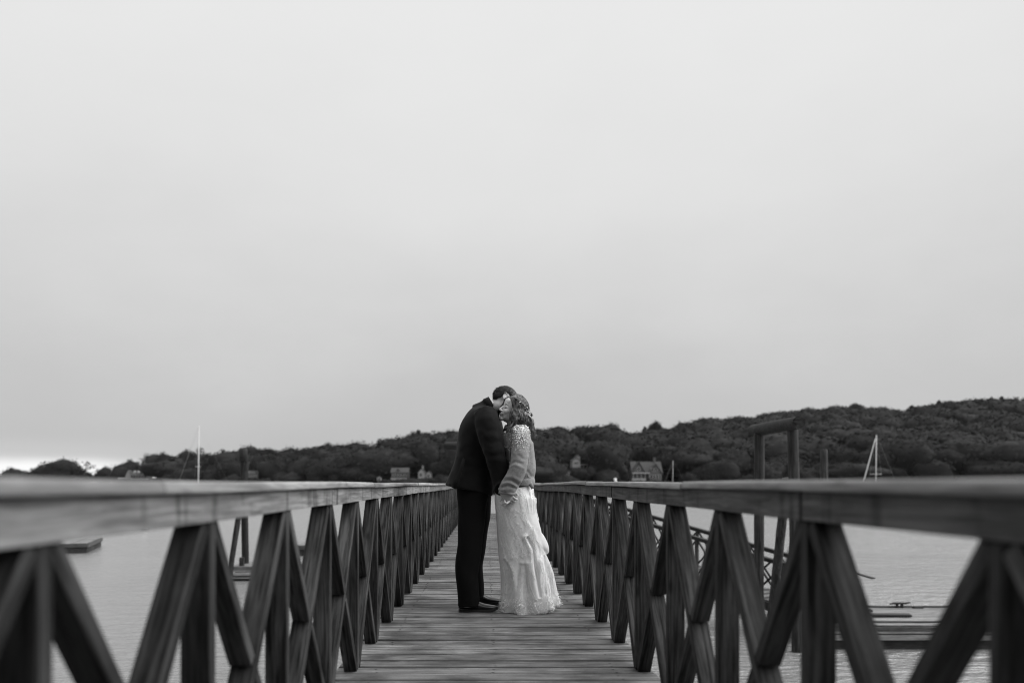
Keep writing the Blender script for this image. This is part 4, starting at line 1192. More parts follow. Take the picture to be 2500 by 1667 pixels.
# vent flap, lapel-side seam and collar
def strip(name, ptsA, ptsB, th, mat, parent):
    """thin curved panel between two polylines"""
    m = len(ptsA); V = []; Fq = []
    for a, b_ in zip(ptsA, ptsB):
        a = Vector(a); b_ = Vector(b_); V += [a, b_, a + Vector((0, th, 0)), b_ + Vector((0, th, 0))]
    for i in range(m - 1):
        o = i * 4; Fq += [(o, o + 1, o + 5, o + 4), (o + 2, o + 6, o + 7, o + 3), (o, o + 4, o + 6, o + 2), (o + 1, o + 3, o + 7, o + 5)]
    Fq += [(0, 2, 3, 1), ((m - 1) * 4, (m - 1) * 4 + 1, (m - 1) * 4 + 3, (m - 1) * 4 + 2)]
    mb = MB(); mb.add(V, Fq); return mb.build(name, mat, parent, True)
strip('vent_flap', [A(345, 960, 6.285), A(300, 1100, 6.272), A(250, 1220, 6.266), A(205, 1318, 6.262)], [A(372, 985, 6.278), A(335, 1120, 6.262), A(300, 1240, 6.256), A(262, 1345, 6.25)], .006, M_SUIT, jo)

def collar_band(name, c, nrm, r, h, th, mat, parent, a0=0, a1=360, flare=0, squash=1.0, lift=None):
    """a band round the neck: axis nrm, height h"""
    nrm = Vector(nrm).normalized(); u = Vector((0, 1, 0)); w = nrm.cross(u).normalized(); m = MB(); n = 40; V = []; Fq = []
    full = abs(a1 - a0) >= 359
    cnt = n if full else n + 1
    for i in range(cnt):
        a = R(a0 + (a1 - a0) * i / n); d = u * math.cos(a) * squash + w * math.sin(a)
        up_ = nrm * (h if lift is None else h * lift(i / n))
        V += [Vector(c) + d * (r + flare), Vector(c) + d * (r + flare + th), Vector(c) + d * r + up_, Vector(c) + d * (r + th) + up_]
    for i in range(n if full else n):
        o = i * 4; q = ((i + 1) % cnt) * 4
        Fq += [(o, q, q + 2, o + 2), (o + 1, o + 3, q + 3, q + 1), (o + 2, q + 2, q + 3, o + 3), (o, o + 1, q + 1, q)]
    m.add(V, Fq); return m.build(name, mat, parent, True)
ndir = Vector((.88, 0, .47)).normalized()
collar_band('shirt_collar', A(724, 335, YM) - ndir * .040, ndir, .062, .040, .005, M_SHIRT, groom, flare=.004)
collar_band('jacket_collar', A(704, 340, YM) - ndir * .052, ndir, .071, .052, .009, M_SUIT, jo, flare=.003)

# trousers
def trouser_disp(P, n):
    return .004 * wr(P, 9, 9, 5, 8) + .0035 * np.sin(P[:, 2] * 19 + P[:, 0] * 24 + 2 * wr(P, 5, 5, 5, 9)) * np.clip(1.1 - P[:, 2], 0, 1) * 1.2
tr = [loft(rows(legs_m['near']), 50, 30, 2.2), loft(rows(legs_m['far']), 50, 30, 2.2)]
p = A(470, 1330, YM); tr.append(ellipsoid((p.x, p.y, p.z), (.13, .15, .12)))
me = voxel_mesh('trousers', tr, .0075, 2, trouser_disp); link('trousers', me, M_TROUSER, groom)

def shoe(x0, x1, y, parent, pitch=0):
    """heel at x0, toe at x1 (metres), standing on the deck"""
    L = x1 - x0; z0 = .001
    S = []
    for t, h0, h1, w in ((0, .020, .065, .020), (.05, .016, .082, .031), (.18, .014, .095, .036), (.34, .013, .098, .038), (.48, .010, .080, .043), (.62, .009, .062, .048), (.78, .010, .052, .048), (.90, .014, .046, .040), (.97, .019, .040, .026), (1.0, .024, .034, .012)):
        S.append((x0 + L * t, (h0 + h1) / 2, (h1 - h0) / 2, w))
    V = []; Fq = []; n = 20; S2 = catmull(S, 34)
    for xx, zc, hz, w in S2:
        for k in range(n):
            a = 2 * math.pi * k / n; c_, s_ = math.cos(a), math.sin(a)
            hh = hz * (1 if s_ > 0 else .9); ww = w * (1 - .35 * max(0, s_) ** 2)
            V.append((xx, y + ww * c_ * (abs(c_) ** -.25 if abs(c_) > .05 else 1), zc + hh * s_ + z0 + .006))
    for i in range(len(S2) - 1):
        for k in range(n): Fq.append((i * n + k, (i + 1) * n + k, (i + 1) * n + (k + 1) % n, i * n + (k + 1) % n))
    Fq.append(tuple(range(n))); Fq.append(tuple(range(len(S2) * n - 1, (len(S2) - 1) * n - 1, -1)))
    mb = MB(); mb.add(V, Fq); so = mb.build('shoe', M_LEATHER, parent, True)
    # sole with heel block
    V = []; Fq = []; m = 30
    out = [(x0 + L * t, w) for t, w in ((0, .022), (.04, .034), (.15, .039), (.32, .037), (.5, .044), (.65, .051), (.8, .050), (.92, .040), (.99, .016))]
    prf = [(xx, w) for xx, w in out] + [(xx, -w) for xx, w in reversed(out)]
    mb = MB(); k = len(prf)
    def tz(xx): t = (xx - x0) / L; return max(0, t - .72) ** 2 * .22
    V = [(xx, y + w, z0 + .010 + tz(xx) - .006) for xx, w in prf] + [(xx, y + w, z0 + .021 + tz(xx)) for xx, w in prf]
    Fq = [tuple(range(k - 1, -1, -1)), tuple(range(k, 2 * k))] + [(i, (i + 1) % k, k + (i + 1) % k, k + i) for i in range(k)]
    mb.add(V, Fq); mb.box((x0 + L * .13, y, z0 + .007), (L * .25, .066, .013)); mb.build('sole', M_SOLE, so)
    for t in (.40, .46, .52):
        xx = x0 + L * t; zc = .088 - (t - .40) * .22
        mb = MB(); mb.tube([(xx, y - .022, zc - .004), (xx + .004, y, zc + .008), (xx, y + .022, zc - .004)], .0028, 6); mb.build('lace', M_SOLE, so, True)
    return so
pn = B(292, 1440, 6.31); pt_ = B(765, 1420, 6.31); shoe(pn.x, pt_.x, 6.31, groom)
pn = B(400, 1330, 6.70); pt_ = B(806, 1310, 6.70); shoe(pn.x, pt_.x, 6.70, groom)

# short dark hair and beard grown from the head surface
def grow(name, headparts, M, mask, thick, mat, parent, seed, blades=0, blen=.02, lay=(-.6, 0, .3)):
    me = voxel_mesh('tmp_head', headparts, .0045, 2)
    n = len(me.vertices); co = np.empty(n * 3, np.float32); me.vertices.foreach_get('co', co); co = co.reshape(-1, 3)
    nr = np.empty(n * 3, np.float32); me.vertices.foreach_get('normal', nr); nr = nr.reshape(-1, 3)
    Mi = np.array(M.inverted()); loc = co @ Mi[:3, :3].T + Mi[:3, 3]
    k = mask(loc); fac = np.clip(k / .02, 0, 1)
    d = -.001 + fac * thick * (1 + .15 * vnoise(co, 70, seed) + .08 * vnoise(co, 160, seed + 1))
    co2 = co + nr * d[:, None]
    polys = [tuple(p.vertices) for p in me.polygons if all(k[v] > 0 for v in p.vertices)]
    used = sorted({v for p in polys for v in p}); mp = {v: i for i, v in enumerate(used)}
    V = [tuple(co2[v]) for v in used]; Fq = [tuple(mp[v] for v in p) for p in polys]
    g_ = np.random.default_rng(seed)
    if blades:
        idx = g_.choice([v for v in used if fac[v] > .5], blades); M3 = np.array(M.to_3x3())
        base = len(V)
        for b_, i in enumerate(idx):
            dirn = M3 @ np.array(lay); dirn = dirn - nr[i] * (dirn @ nr[i]) + nr[i] * .12 + g_.normal(0, .14, 3); dirn /= np.linalg.norm(dirn)
            side = np.cross(dirn, nr[i]); side /= (np.linalg.norm(side) + 1e-6); p = co2[i]; l = blen * g_.uniform(.6, 1.3)
            o = len(V); V += [tuple(p - side * .0016), tuple(p + side * .0016), tuple(p + dirn * l * .6 + side * .001), tuple(p + dirn * l + nr[i] * .002)]
            Fq.append((o, o + 1, o + 2, o + 3))
    mb = MB(); mb.add(V, Fq); bpy.data.meshes.remove(me)
    return mb.build(name, mat, parent, True)
def hair_mask_m(L):
    line = np.interp(L[:, 0], [-.12, -.075, -.05, -.03, -.018, .0, .018, .03, .045, .06, .08, .12], [-.058, -.052, -.036, -.022, .018, .034, .026, .02, .035, .062, .076, .08])
    return L[:, 2] - line
def beard_mask(L):
    a = np.minimum(np.minimum(-L[:, 2] - .012, L[:, 0] + .004), np.minimum(L[:, 2] + .125, .2))
    b_ = np.minimum(np.minimum(L[:, 0] - .006, .032 - L[:, 0]), np.minimum(.02 - L[:, 2], L[:, 2] + .06))
    return np.maximum(a, b_)
grow('hair', head_m, MH, hair_mask_m, .010, M_HAIR_M, groom, 31, 3800, .012, (.9, 0, -.1))
grow('beard', head_m, MH, beard_mask, .006, M_HAIR_M, groom, 33, 900, .008, (.2, 0, -.6))

# ------------------------------------------------------------------ the woman
MW = head_matrix((0, 0, 0), -20, -16, -4, flip=True)
chin = Vector((.088, 0, -.100)) * .97
ctw = C(622, 950, 6.36) - MW @ chin
MW = Matrix.Translation(ctw) @ MW
head_w = head_parts(MW, .97, True)
sl_w = [A(1020, 650, 6.30), A(1032, 740, 6.25), A(1030, 870, 6.22), A(1018, 1010, 6.20), A(992, 1120, 6.19), A(935, 1235, 6.20), A(880, 1330, 6.21), A(868, 1372, 6.215)]
sl_far = [A(980, 660, 6.52), A(900, 760, 6.56), A(800, 860, 6.58), A(700, 900, 6.62), A(600, 930, 6.68)]
torso_w = [(A(975, 575, 6.40), 75, .062), (A(985, 620, YW), 110, .105), (A(1000, 680, YW), 150, .155), (A(985, 790, YW), 198, .165), (A(1012, 950, YW), 190, .160), (A(1040, 1090, YW), 178, .152), (A(1042, 1200, YW), 158, .145), (A(1040, 1262, YW), 152, .142)]
body = list(head_w)
body.append(armv([ctw + MW.to_3x3() @ Vector((-.02, 0, -.03)), ctw + MW.to_3x3() @ Vector((-.022, 0, -.08)), A(975, 600, 6.39), A(990, 660, 6.40)], [.050, .048, .050, .07]))
body.append(loft(rows(torso_w[2:], .82, .85), 24, 26))
hip_w = [(A(1040, 1200, YW), 140, .125), (A(1000, 1330, YW), 190, .15), (B(975, 60, YW), 205, .155), (B(985, 300, YW), 190, .15), (B(1010, 620, YW), 150, .13), (B(1050, 1000, YW), 120, .11), (B(1080, 1380, YW), 110, .10)]
body.append(loft(rows(hip_w, .86, .9), 36, 26))
body.append(armv(sl_w, [.045, .048, .044, .040, .038, .034, .028, .026])); body.append(armv(sl_far, [.045, .044, .04, .034, .028]))
hm_w = basis(A(885, 1366, 6.225), (-.06, -.02, -1), (-.86, -.40, .1))
body += hand_parts(hm_w, (40, 66, 50), 1.0, mirror=-1)
body += hand_parts(basis(sl_far[-1], (-1, .2, .1), (0, -1, 0)), (10, 12, 8), .88, mirror=-1)
me = voxel_mesh('body', body, .0042, 2); link('body', me, M_SKIN_W, bride)

# dress
dress_rows = []
for zy, l, r, b_, yc in ((-120, 845, 1180, .135, 6.40), (-42, 800, 1188, .150, 6.40), (60, 728, 1212, .168, 6.40), (200, 734, 1212, .172, 6.40), (320, 742, 1232, .172, 6.40), (420, 748, 1262, .172, 6.40), (520, 756, 1288, .172, 6.40), (640, 765, 1305, .175, 6.40), (760, 776, 1325, .182, 6.40), (900, 790, 1382, .196, 6.405), (1020, 798, 1425, .212, 6.41), (1140, 803, 1452, .228, 6.41), (1260, 806, 1470, .240, 6.41), (1350, 815, 1492, .245, 6.41), (1418, 835, 1508, .245, 6.41)):
    p = B((l + r) / 2, zy, yc); dress_rows.append((p.x, p.y, p.z, (r - l) / 2 * PX, b_))
def folds(t, th):
    amp = np.interp(t, [0, .35, .55, .75, 1.0], [.0, .006, .03, .07, .12])
    ph = 2.2 * t
    w = np.cos(7 * th + ph) * .55 + np.cos(11 * th - 1.4 + ph * .6) * .35 + np.cos(4 * th + 1.9) * .35
    w = np.sign(w) * np.abs(w) ** .8
    return 1 + amp * w
dr = [loft(dress_rows, 90, 120, 2.05, folds)]
# back drape gathered up in a bustle
dr.append(ellipsoid(B(1252, 580, 6.42), (.055, .10, .13), Matrix.Rotation(R(-32), 3, 'Y'), 24, 16))
#dr.append(ellipsoid(B(1305, 665, 6.41), (.036, .07, .026), Matrix.Rotation(R(-24), 3, 'Y'), 24, 16))
#dr.append(ellipsoid(B(1265, 700, 6.36), (.055, .10, .030), Matrix.Rotation(R(-30), 3, 'Y'), 24, 16))
FOLDS = [  # polyline on the near side, amplitude (ridge +, valley -), width
 (((1085, 540), (1150, 690), (1165, 850), (1200, 1050), (1235, 1250)), .014, .020), (((1115, 560), (1185, 690), (1200, 850), (1228, 1050), (1255, 1240)), -.020, .014),
 (((1090, 350), (1180, 480), (1260, 620), (1350, 690)), .004, .018), (((1130, 350), (1230, 470), (1310, 600)), -.003, .018), 
 (((1250, 790), (1300, 770), (1345, 745)), -.004, .012), (((1290, 790), (1270, 900), (1255, 1080), (1265, 1250)), .010, .016), (((1330, 800), (1340, 1000), (1330, 1200)), -.008, .018), (((1380, 880), (1410, 1080), (1420, 1300)), .008, .018),
 (((840, 840), (890, 980), (925, 1120), (900, 1290)), -.010, .015), (((860, 800), (940, 940), (960, 1080), (940, 1300)), .008, .016),
 (((1040, 880), (1010, 1020), (985, 1160), (940, 1300)), -.012, .015), (((1050, 860), (1060, 1020), (1040, 1180), (1030, 1360)), .009, .018), (((1090, 880), (1110, 1060), (1120, 1200)), -.009, .014), (((1120, 860), (1160, 1060), (1190, 1250), (1190, 1400)), .012, .020),
 (((770, 700), (790, 900), (800, 1200)), .004, .012), (((820, 700), (830, 900), (835, 1250)), -.006, .014)]
def dress_disp(P, n):
    lo = np.clip((.9 - P[:, 2]) / .9, 0, 1)
    d = .0035 * wr(P, 10, 10, 4, 12) * lo + .0014 * wr(P, 34, 34, 20, 13)
    near = np.clip(-n[:, 1] * 1.6, 0, 1)
    for pts, am, w in FOLDS: d += am * near * np.exp(-(poly_dist(P, pts) / w) ** 2)
    return d
me = voxel_mesh('dress', dr, .0065, 3, dress_disp); dress = link('dress', me, M_SATIN, bride)
dbvh = bvh_of(me)

# raised lace: vines, leaves and blossoms laid on the cloth
lace = MB(); g_ = random.Random(5)
def hit(x, z, front=True):
    if front: r = dbvh.ray_cast(Vector((x, 5.4, z)), Vector((0, 1, 0)))
    else: r = dbvh.ray_cast(Vector((x, 7.4, z)), Vector((0, -1, 0)))
    return (r[0], r[1]) if r[0] is not None else (None, None)
def hit_n(x, z, front):
    """aim from the axis outwards at a bearing, so side and back get lace too"""
    return hit(x, z, front)
def petal(p, n, ang, l, w, h=.004):
    t = n.cross(Vector((0, 0, 1)));
    if t.length < .05: t = Vector((1, 0, 0))
    t.normalize(); s = n.cross(t); d = t * math.cos(ang) + s * math.sin(ang); c = n.cross(d)
    b = p + n * .0006
    V = [b - d * l * .5, b + c * w * .5 + n * h * .4, b + d * l * .5, b - c * w * .5 + n * h * .4, b + n * h]
    lace.add(V, [(0, 1, 4), (1, 2, 4), (2, 3, 4), (3, 0, 4)])
def vine(pts, w=.0045, front=True, leafy=True):
    S = catmull([B(x, y, 6.25)[:] for x, y in pts], 10 * len(pts)); P3 = []
    for q in S:
        p, n = hit(q[0], q[2], front)
        if p is None: continue
        P3.append((p + n * .002, n))
    if len(P3) < 4: return
    lace.tube([p for p, n in P3], w * .36, 6)
    if leafy:
        for i, (p, n) in enumerate(P3):
            if i + 1 >= len(P3): continue
            tg = (P3[i + 1][0] - p).normalized(); t_ = n.cross(Vector((0, 0, 1)))
            if t_.length < .05: continue
            t_.normalize(); s_ = n.cross(t_); base_a = math.atan2(tg.dot(s_), tg.dot(t_))
            for sd in (-1, 1):
                if g_.random() < .75: petal(p + n.cross(tg) * sd * g_.uniform(.004, .011), n, base_a + sd * g_.uniform(.4, 1.0), g_.uniform(.009, .018), g_.uniform(.004, .007), .0012)
def blossom(x, y, r=.02, front=True):
    q = B(x, y, 6.25); p, n = hit(q.x, q.z, front)
    if p is None: return
    k = g_.choice((5, 6, 7)); a0 = g_.uniform(0, 6)
    t = n.cross(Vector((0, 0, 1))); 
    if t.length < .05: t = Vector((1, 0, 0))
    t.normalize(); s = n.cross(t)
    for i in range(k):
        a = a0 + i * 6.28 / k; petal(p + (t * math.cos(a) + s * math.sin(a)) * r * .55, n, a, r * .95, r * .62, .0018)
    v, f = ellipsoid(p + n * .003, (.004, .004, .004), None, 6, 4); lace.add(v, f)
VINES = [((770, 180), (820, 290), (835, 390), (815, 480), (830, 600), (900, 690), (945, 800)), ((960, 160), (925, 230), (905, 320), (960, 450), (995, 550), (985, 640), (950, 740)), ((1010, 0), (1035, 120), (1040, 260), (1080, 360), (1100, 460), (1070, 560), (1120, 660), (1140, 760)),
         ((1030, 560), (1000, 680), (970, 780)), ((1030, 560), (1050, 680), (1060, 790)), ((1110, 560), (1190, 650), (1220, 740), (1205, 860), (1240, 1000)), ((1180, 420), (1190, 520), (1160, 600)), ((880, 170), (930, 220)), ((800, 600), (850, 760), (840, 860)), ((930, 880), (960, 1000), (940, 1120), (900, 1220)), ((1040, 900), (1050, 1040), (1040, 1180), (1030, 1290)), ((1110, 880), (1100, 1000), (1130, 1130), (1180, 1260)), ((1290, 840), (1310, 960), (1290, 1120), (1300, 1260)), ((1380, 960), (1400, 1100), (1410, 1260)), ((830, 900), (850, 1040), (840, 1180), (830, 1300)), ((1090, 40), (1110, 130), (1130, 260)), ((1150, 0), (1160, 120), (1170, 260))]
for v_ in list(VINES):
    for _k in range(2):
        dx = g_.choice((-1, 1)) * g_.uniform(22, 60); dy = g_.uniform(-90, 90)
        VINES.append(tuple((x + dx + g_.uniform(-10, 10), y + dy) for x, y in v_))
for v_ in VINES:
    for fr_ in (True, False): vine(v_, g_.uniform(.004, .0055), fr_)
BL = [(970, 290), (1000, 380), (1030, 430), (790, 320), (1000, 230), (1120, 370), (1150, 420), (1170, 690), (990, 780), (1050, 760), (840, 740), (880, 830), (940, 930), (1000, 1010), (1090, 1000), (940, 1060), (850, 1090), (1100, 1100), (1000, 1130), (1150, 1190), (1080, 90), (1130, 170), (1180, 60), (1040, 60), (1060, 250), (900, 430), (870, 520), (960, 560), (1080, 230), (1330, 900), (1390, 1040), (1350, 1180), (1420, 1180), (1280, 1120)]
for x, y in BL:
    for fr_ in (True, False):
        blossom(x + g_.uniform(-10, 10), y + g_.uniform(-10, 10), g_.uniform(.009, .016), fr_)
for _ in range(2200):
    zy = g_.uniform(-40, 1380); l = np.interp(zy, [0, 1400], [740, 820]); r = np.interp(zy, [0, 300, 700, 1400], [1200, 1210, 1330, 1490])
    # leaves gather round the vines
    v_ = g_.choice(VINES); x, y = g_.choice(v_); x += g_.gauss(0, 34); y += g_.gauss(0, 60)
    if g_.random() < .75: x, y = g_.uniform(l, r), zy
    q = B(x, y, 6.25); p, n = hit(q.x, q.z, g_.random() < .7)
    if p is not None: petal(p, n, g_.uniform(0, 6.28), g_.uniform(.005, .014), g_.uniform(.0025, .006), .0010)
tag(lace.build('lace', M_LACE, dress), kind='stuff')
# buttons and tufts down the back edge
m = MB()
for i in range(34):
    zy = -30 + i * 11; x = float(np.interp(zy, [-30, 60, 200, 320, 400], [1188, 1212, 1212, 1236, 1258])); q = B(x, zy, YW); rr_ = dbvh.ray_cast(Vector((q.x + .4, YW - .02, q.z)), Vector((-1, 0, 0))); q = rr_[0] if rr_[0] is not None else q
    m.add(*ellipsoid(q + Vector((.002, g_.uniform(-.02, .02), 0)), (.0075, .006, .005), Matrix.Rotation(g_.uniform(-.6, .6), 3, 'Y'), 6, 5))
tag(m.build('button', M_LACE, dress, True), kind='stuff')
# feathery hem
m = MB(); hv = [v.co for v in dress.data.vertices if v.co.z < .15]
for _ in range(6500):
    p = g_.choice(hv)
    if g_.random() < p.z / .17: continue
    c = Vector((dress_rows[-1][0], dress_rows[-1][1], p.z)); o = (p - c); o.z = 0; o.normalize()
    d = (o * g_.uniform(.3, 1.3) + Vector((g_.gauss(0, .5), g_.gauss(0, .5), -g_.uniform(.1, 1.0)))).normalized(); l = g_.uniform(.010, .030); s = d.cross(Vector((g_.gauss(0, 1), g_.gauss(0, 1), g_.gauss(0, 1)))).normalized() * g_.uniform(.0010, .0028)
    e_ = p + d * l; e_.z = max(.004, e_.z); mid_ = p + d * l * .55 + o * .004; mid_.z = max(.004, mid_.z)
    m.add([p, mid_ + s, e_, mid_ - s], [(0, 1, 2, 3)])
tag(m.build('hem_fringe', M_LACE, dress), kind='stuff')

# denim jacket
def denim_disp(P, n):
    d = .0028 * wr(P, 14, 14, 14, 21) + .0016 * wr(P, 40, 40, 40, 22)
    # creases dragged across the bent elbow and above the cuff
    near = np.clip(-n[:, 1] * 1.6, 0, 1)
    for pts, am, w in (((( 905, 1045), (960, 1020), (1040, 1040)), -.006, .011), (((900, 1075), (970, 1060), (1060, 1100)), .005, .012), (((1000, 940), (1060, 980), (1125, 990)), -.004, .012), (((930, 900), (990, 930), (1050, 900)), .003, .014),
                       (((850, 1190), (930, 1200), (1040, 1250)), .005, .014), (((840, 1235), (920, 1235), (1000, 1290), (1010, 1320)), -.010, .011), (((810, 1285), (880, 1262), (960, 1300)), .007, .012), (((815, 1320), (890, 1300), (975, 1335)), -.007, .010), (((780, 1350), (850, 1345), (930, 1340)), .004, .012), (((1060, 1130), (1080, 1060), (1120, 960)), .004, .012),
                       (((1165, 800), (1190, 950), (1200, 1100)), .005, .016), (((1120, 1130), (1160, 1180), (1200, 1190)), -.006, .012), (((1140, 900), (1150, 1020), (1120, 1120)), -.006, .014)):
        d += am * near * np.exp(-(poly_dist(P, pts, A) / w) ** 2)
    return d
jd = [loft(rows(torso_w[1:]), 40, 40, 2.3)]
jd.append(armv(sl_w, [.066, .073, .070, .071, .069, .067, .066, .063], 40, 30))
jd.append(armv(sl_far, [.066, .064, .058, .052, .045], 26, 22))
jd.append(ellipsoid(A(1020, 665, 6.31), (.085, .075, .07)))
me = voxel_mesh('denim_jacket', jd, .0062, 2, denim_disp); dj = link('denim_jacket', me, M_DENIM, bride)
jb = bvh_of(me)
def jhit(zx, zy):
    q = A(zx, zy, 6.2); r = jb.ray_cast(Vector((q.x, 5.4, q.z)), Vector((0, 1, 0)))
    return (r[0], r[1]) if r[0] is not None else (None, None)
M_SEAM = mat_plain('denim_seam', .40, .9, .3, 200); M_SEAMD = mat_plain('denim_dark', .09, .9, .3, 100)
def seam(pts, w, mat=M_SEAM, name='seam'):
    S = catmull(pts, 12 * len(pts)); P3 = []
    for x, y in S:
        p, n = jhit(x, y)
        if p is not None: P3.append(p + n * .0008)
    if len(P3) > 3: MB().tube(P3, w, 6).build(name, mat, dj, True)
seam([(905, 740), (880, 840), (905, 900), (905, 1040)], .0022); seam([(800, 780), (880, 840), (915, 750)], .003); seam([(830, 960), (890, 975)], .0025)
seam([(1150, 760), (1165, 860), (1130, 900)], .0022); seam([(1135, 900), (1128, 1020), (1095, 1160), (1050, 1250)], .0026); seam([(1140, 880), (1115, 1160), (1170, 1210)], .002, M_SEAMD)
seam([(940, 700), (920, 850), (915, 1030)], .002, M_SEAMD)
# cuff and waistband as thicker bands, collar
cd = (sl_w[-1] - sl_w[-2]).normalized(); cc = A(872, 1362, 6.212)
def ring_band(name, c, axis, r, h, th, mat, parent, squash=1.0):
    axis = Vector(axis).normalized(); u = Vector((0, 1, 0)); u = (u - axis * u.dot(axis)).normalized(); w = axis.cross(u); V = []; Fq = []; n = 36
    for i in range(n):
        a = 2 * math.pi * i / n; d = u * math.cos(a) * squash + w * math.sin(a); k = 1 + .03 * math.sin(5 * a)
        V += [c + d * r * k, c + d * (r + th) * k, c + d * (r + th) * k + axis * h, c + d * r * k + axis * h]
    for i in range(n):
        o, q = i * 4, ((i + 1) % n) * 4
        for j in range(4): Fq.append((o + j, o + (j + 1) % 4, q + (j + 1) % 4, q + j))
    m = MB(); m.add(V, Fq); return m.build(name, mat, parent, True)
ring_band('cuff', cc, (-.12, 0, -1), .058, .030, .009, M_DENIM, dj, .9)
collar_band('jacket_collar', A(968, 625, YW), (-.15, 0, 1), .070, .040, .009, M_DENIM, dj, flare=.020, lift=lambda t: 1 + .25 * math.sin(t * 12))
# waistband with dark sash below
pw = A(1040, 1262, YW); m = MB()
wbv, wbf = loft([(pw.x + .006, YW, pw.z - .030, .102, .148), (pw.x + .004, YW, pw.z - .012, .108, .152), (pw.x + .002, YW, pw.z + .012, .109, .153), (pw.x, YW, pw.z + .024, .104, .148)], 10, 44, 2.3)
m.add(wbv, wbf); m.build('waistband', M_DENIM, dj, True)
pw = A(1020, 1300, YW); m = MB()
m.add(*loft([(pw.x + .012, YW, pw.z - .010, .114, .150), (pw.x + .006, YW, pw.z + .02, .112, .149), (pw.x + .004, YW, pw.z + .045, .105, .145)], 8, 44, 2.2)); m.build('sash', M_BELT, bride, True)
strip('jacket_tab', [A(1085, 1235, 6.252), A(1130, 1285, 6.262), A(1168, 1345, 6.272)], [A(1130, 1210, 6.262), A(1180, 1270, 6.28), A(1195, 1310, 6.29)], .006, M_DENIM, dj)

# pearls sewn over the shoulder
m = MB(); placed = []
tries = 0
while len(placed) < 290 and tries < 12000:
    tries += 1
    zx, zy = g_.uniform(870, 1165), g_.uniform(575, 890)
    dens = math.exp(-(((zx - 1040) / 75) ** 2 + ((zy - 720) / 95) ** 2)); dens += .9 * math.exp(-(((zx - 1000) / 85) ** 2 + ((zy - 625) / 35) ** 2))
    if g_.random() > dens: continue
    r = g_.choice((.0030, .0038, .0046, .0056, .0066)) * (1 if dens > .4 else .6)
    p, n = jhit(zx, zy)
    if p is None or n.y > -.05: continue
    if any((p - q).length < (r + rr) * .92 for q, rr in placed): continue
    placed.append((p, r)); m.add(*ellipsoid(p + n * r * .7, (r, r, r), None, 10, 7))
for _ in range(70):
    zx, zy = g_.uniform(790, 1150), g_.uniform(640, 900); p, n = jhit(zx, zy)
    if p is not None: m.add(*ellipsoid(p + n * .001, (.0022, .0022, .0022), None, 6, 4))
for i in range(90):
    zx, zy = g_.uniform(930, 1130), g_.uniform(570, 640); p, n = jhit(zx, zy)
    if p is not None and n.y < 0:
        r = g_.choice((.0036, .0048, .006))
        m.add(*ellipsoid(p + n * r * .7, (r, r, r), None, 8, 6))
tag(m.build('pearl', M_PEARL, dj, True), kind='stuff')

# face: closed eyes, brows, smiling mouth
def flocal(p): return MW @ (Vector(p) * .97)
for k in (-1, 1):
    MB().tube([flocal((.0815, k * .019, -.0035)), flocal((.0865, k * .029, -.0075)), flocal((.080, k * .042, -.0035)), flocal((.074, k * .049, .0005))], [.0014, .0028, .0030, .0012], 6).build('eyelashes', M_BROW, bride, True)
    MB().tube([flocal((.090, k * .014, .0245)), flocal((.089, k * .030, .029)), flocal((.078, k * .046, .023))], [.0022, .0026, .0012], 6).build('eyebrow', M_BROW, bride, True)
    MB().tube([flocal((.084, k * .018, .010)), flocal((.0855, k * .031, .0125)), flocal((.079, k * .043, .0085))], [.0010, .0016, .0008], 6).build('eyelid_crease', M_LIP, bride, True)
MB().tube([flocal((.080, -.027, -.0585)), flocal((.0935, -.012, -.0630)), flocal((.0955, 0, -.0640)), flocal((.0935, .012, -.0630)), flocal((.080, .027, -.0585))], [.001, .0034, .004, .0034, .001], 8).build('teeth', M_TEETH, bride, True)
MB().tube([flocal((.079, -.029, -.0565)), flocal((.0940, -.012, -.0575)), flocal((.0968, 0, -.0572)), flocal((.0940, .012, -.0575)), flocal((.079, .029, -.0565))], [.001, .0026, .003, .0026, .001], 8).build('upper_lip', M_LIP, bride, True)
MB().tube([flocal((.079, -.027, -.061)), flocal((.0905, -.012, -.0695)), flocal((.0935, 0, -.0712)), flocal((.0905, .012, -.0695)), flocal((.079, .027, -.061))], [.001, .0034, .004, .0034, .001], 8).build('lower_lip', M_LIP, bride, True)

# hair: a cap of combed locks, wavy ends to the collar, a braid with small flowers
MWr = MW.to_3x3()
hc = MW @ (cran * .97)
def hair_pt(u, v):
    """u: bearing round the head from the face (0) over her near side (90) to the back (180); v: 0 crown .. 1 level of the ears"""
    a = R(u); pol = R(8 + 92 * v)
    loc = Vector((math.cos(a) * math.sin(pol) * .104, math.sin(a) * math.sin(pol) * .088, math.cos(pol) * .098))
    return hc + MWr @ loc
hair = MB(); hg = random.Random(11)
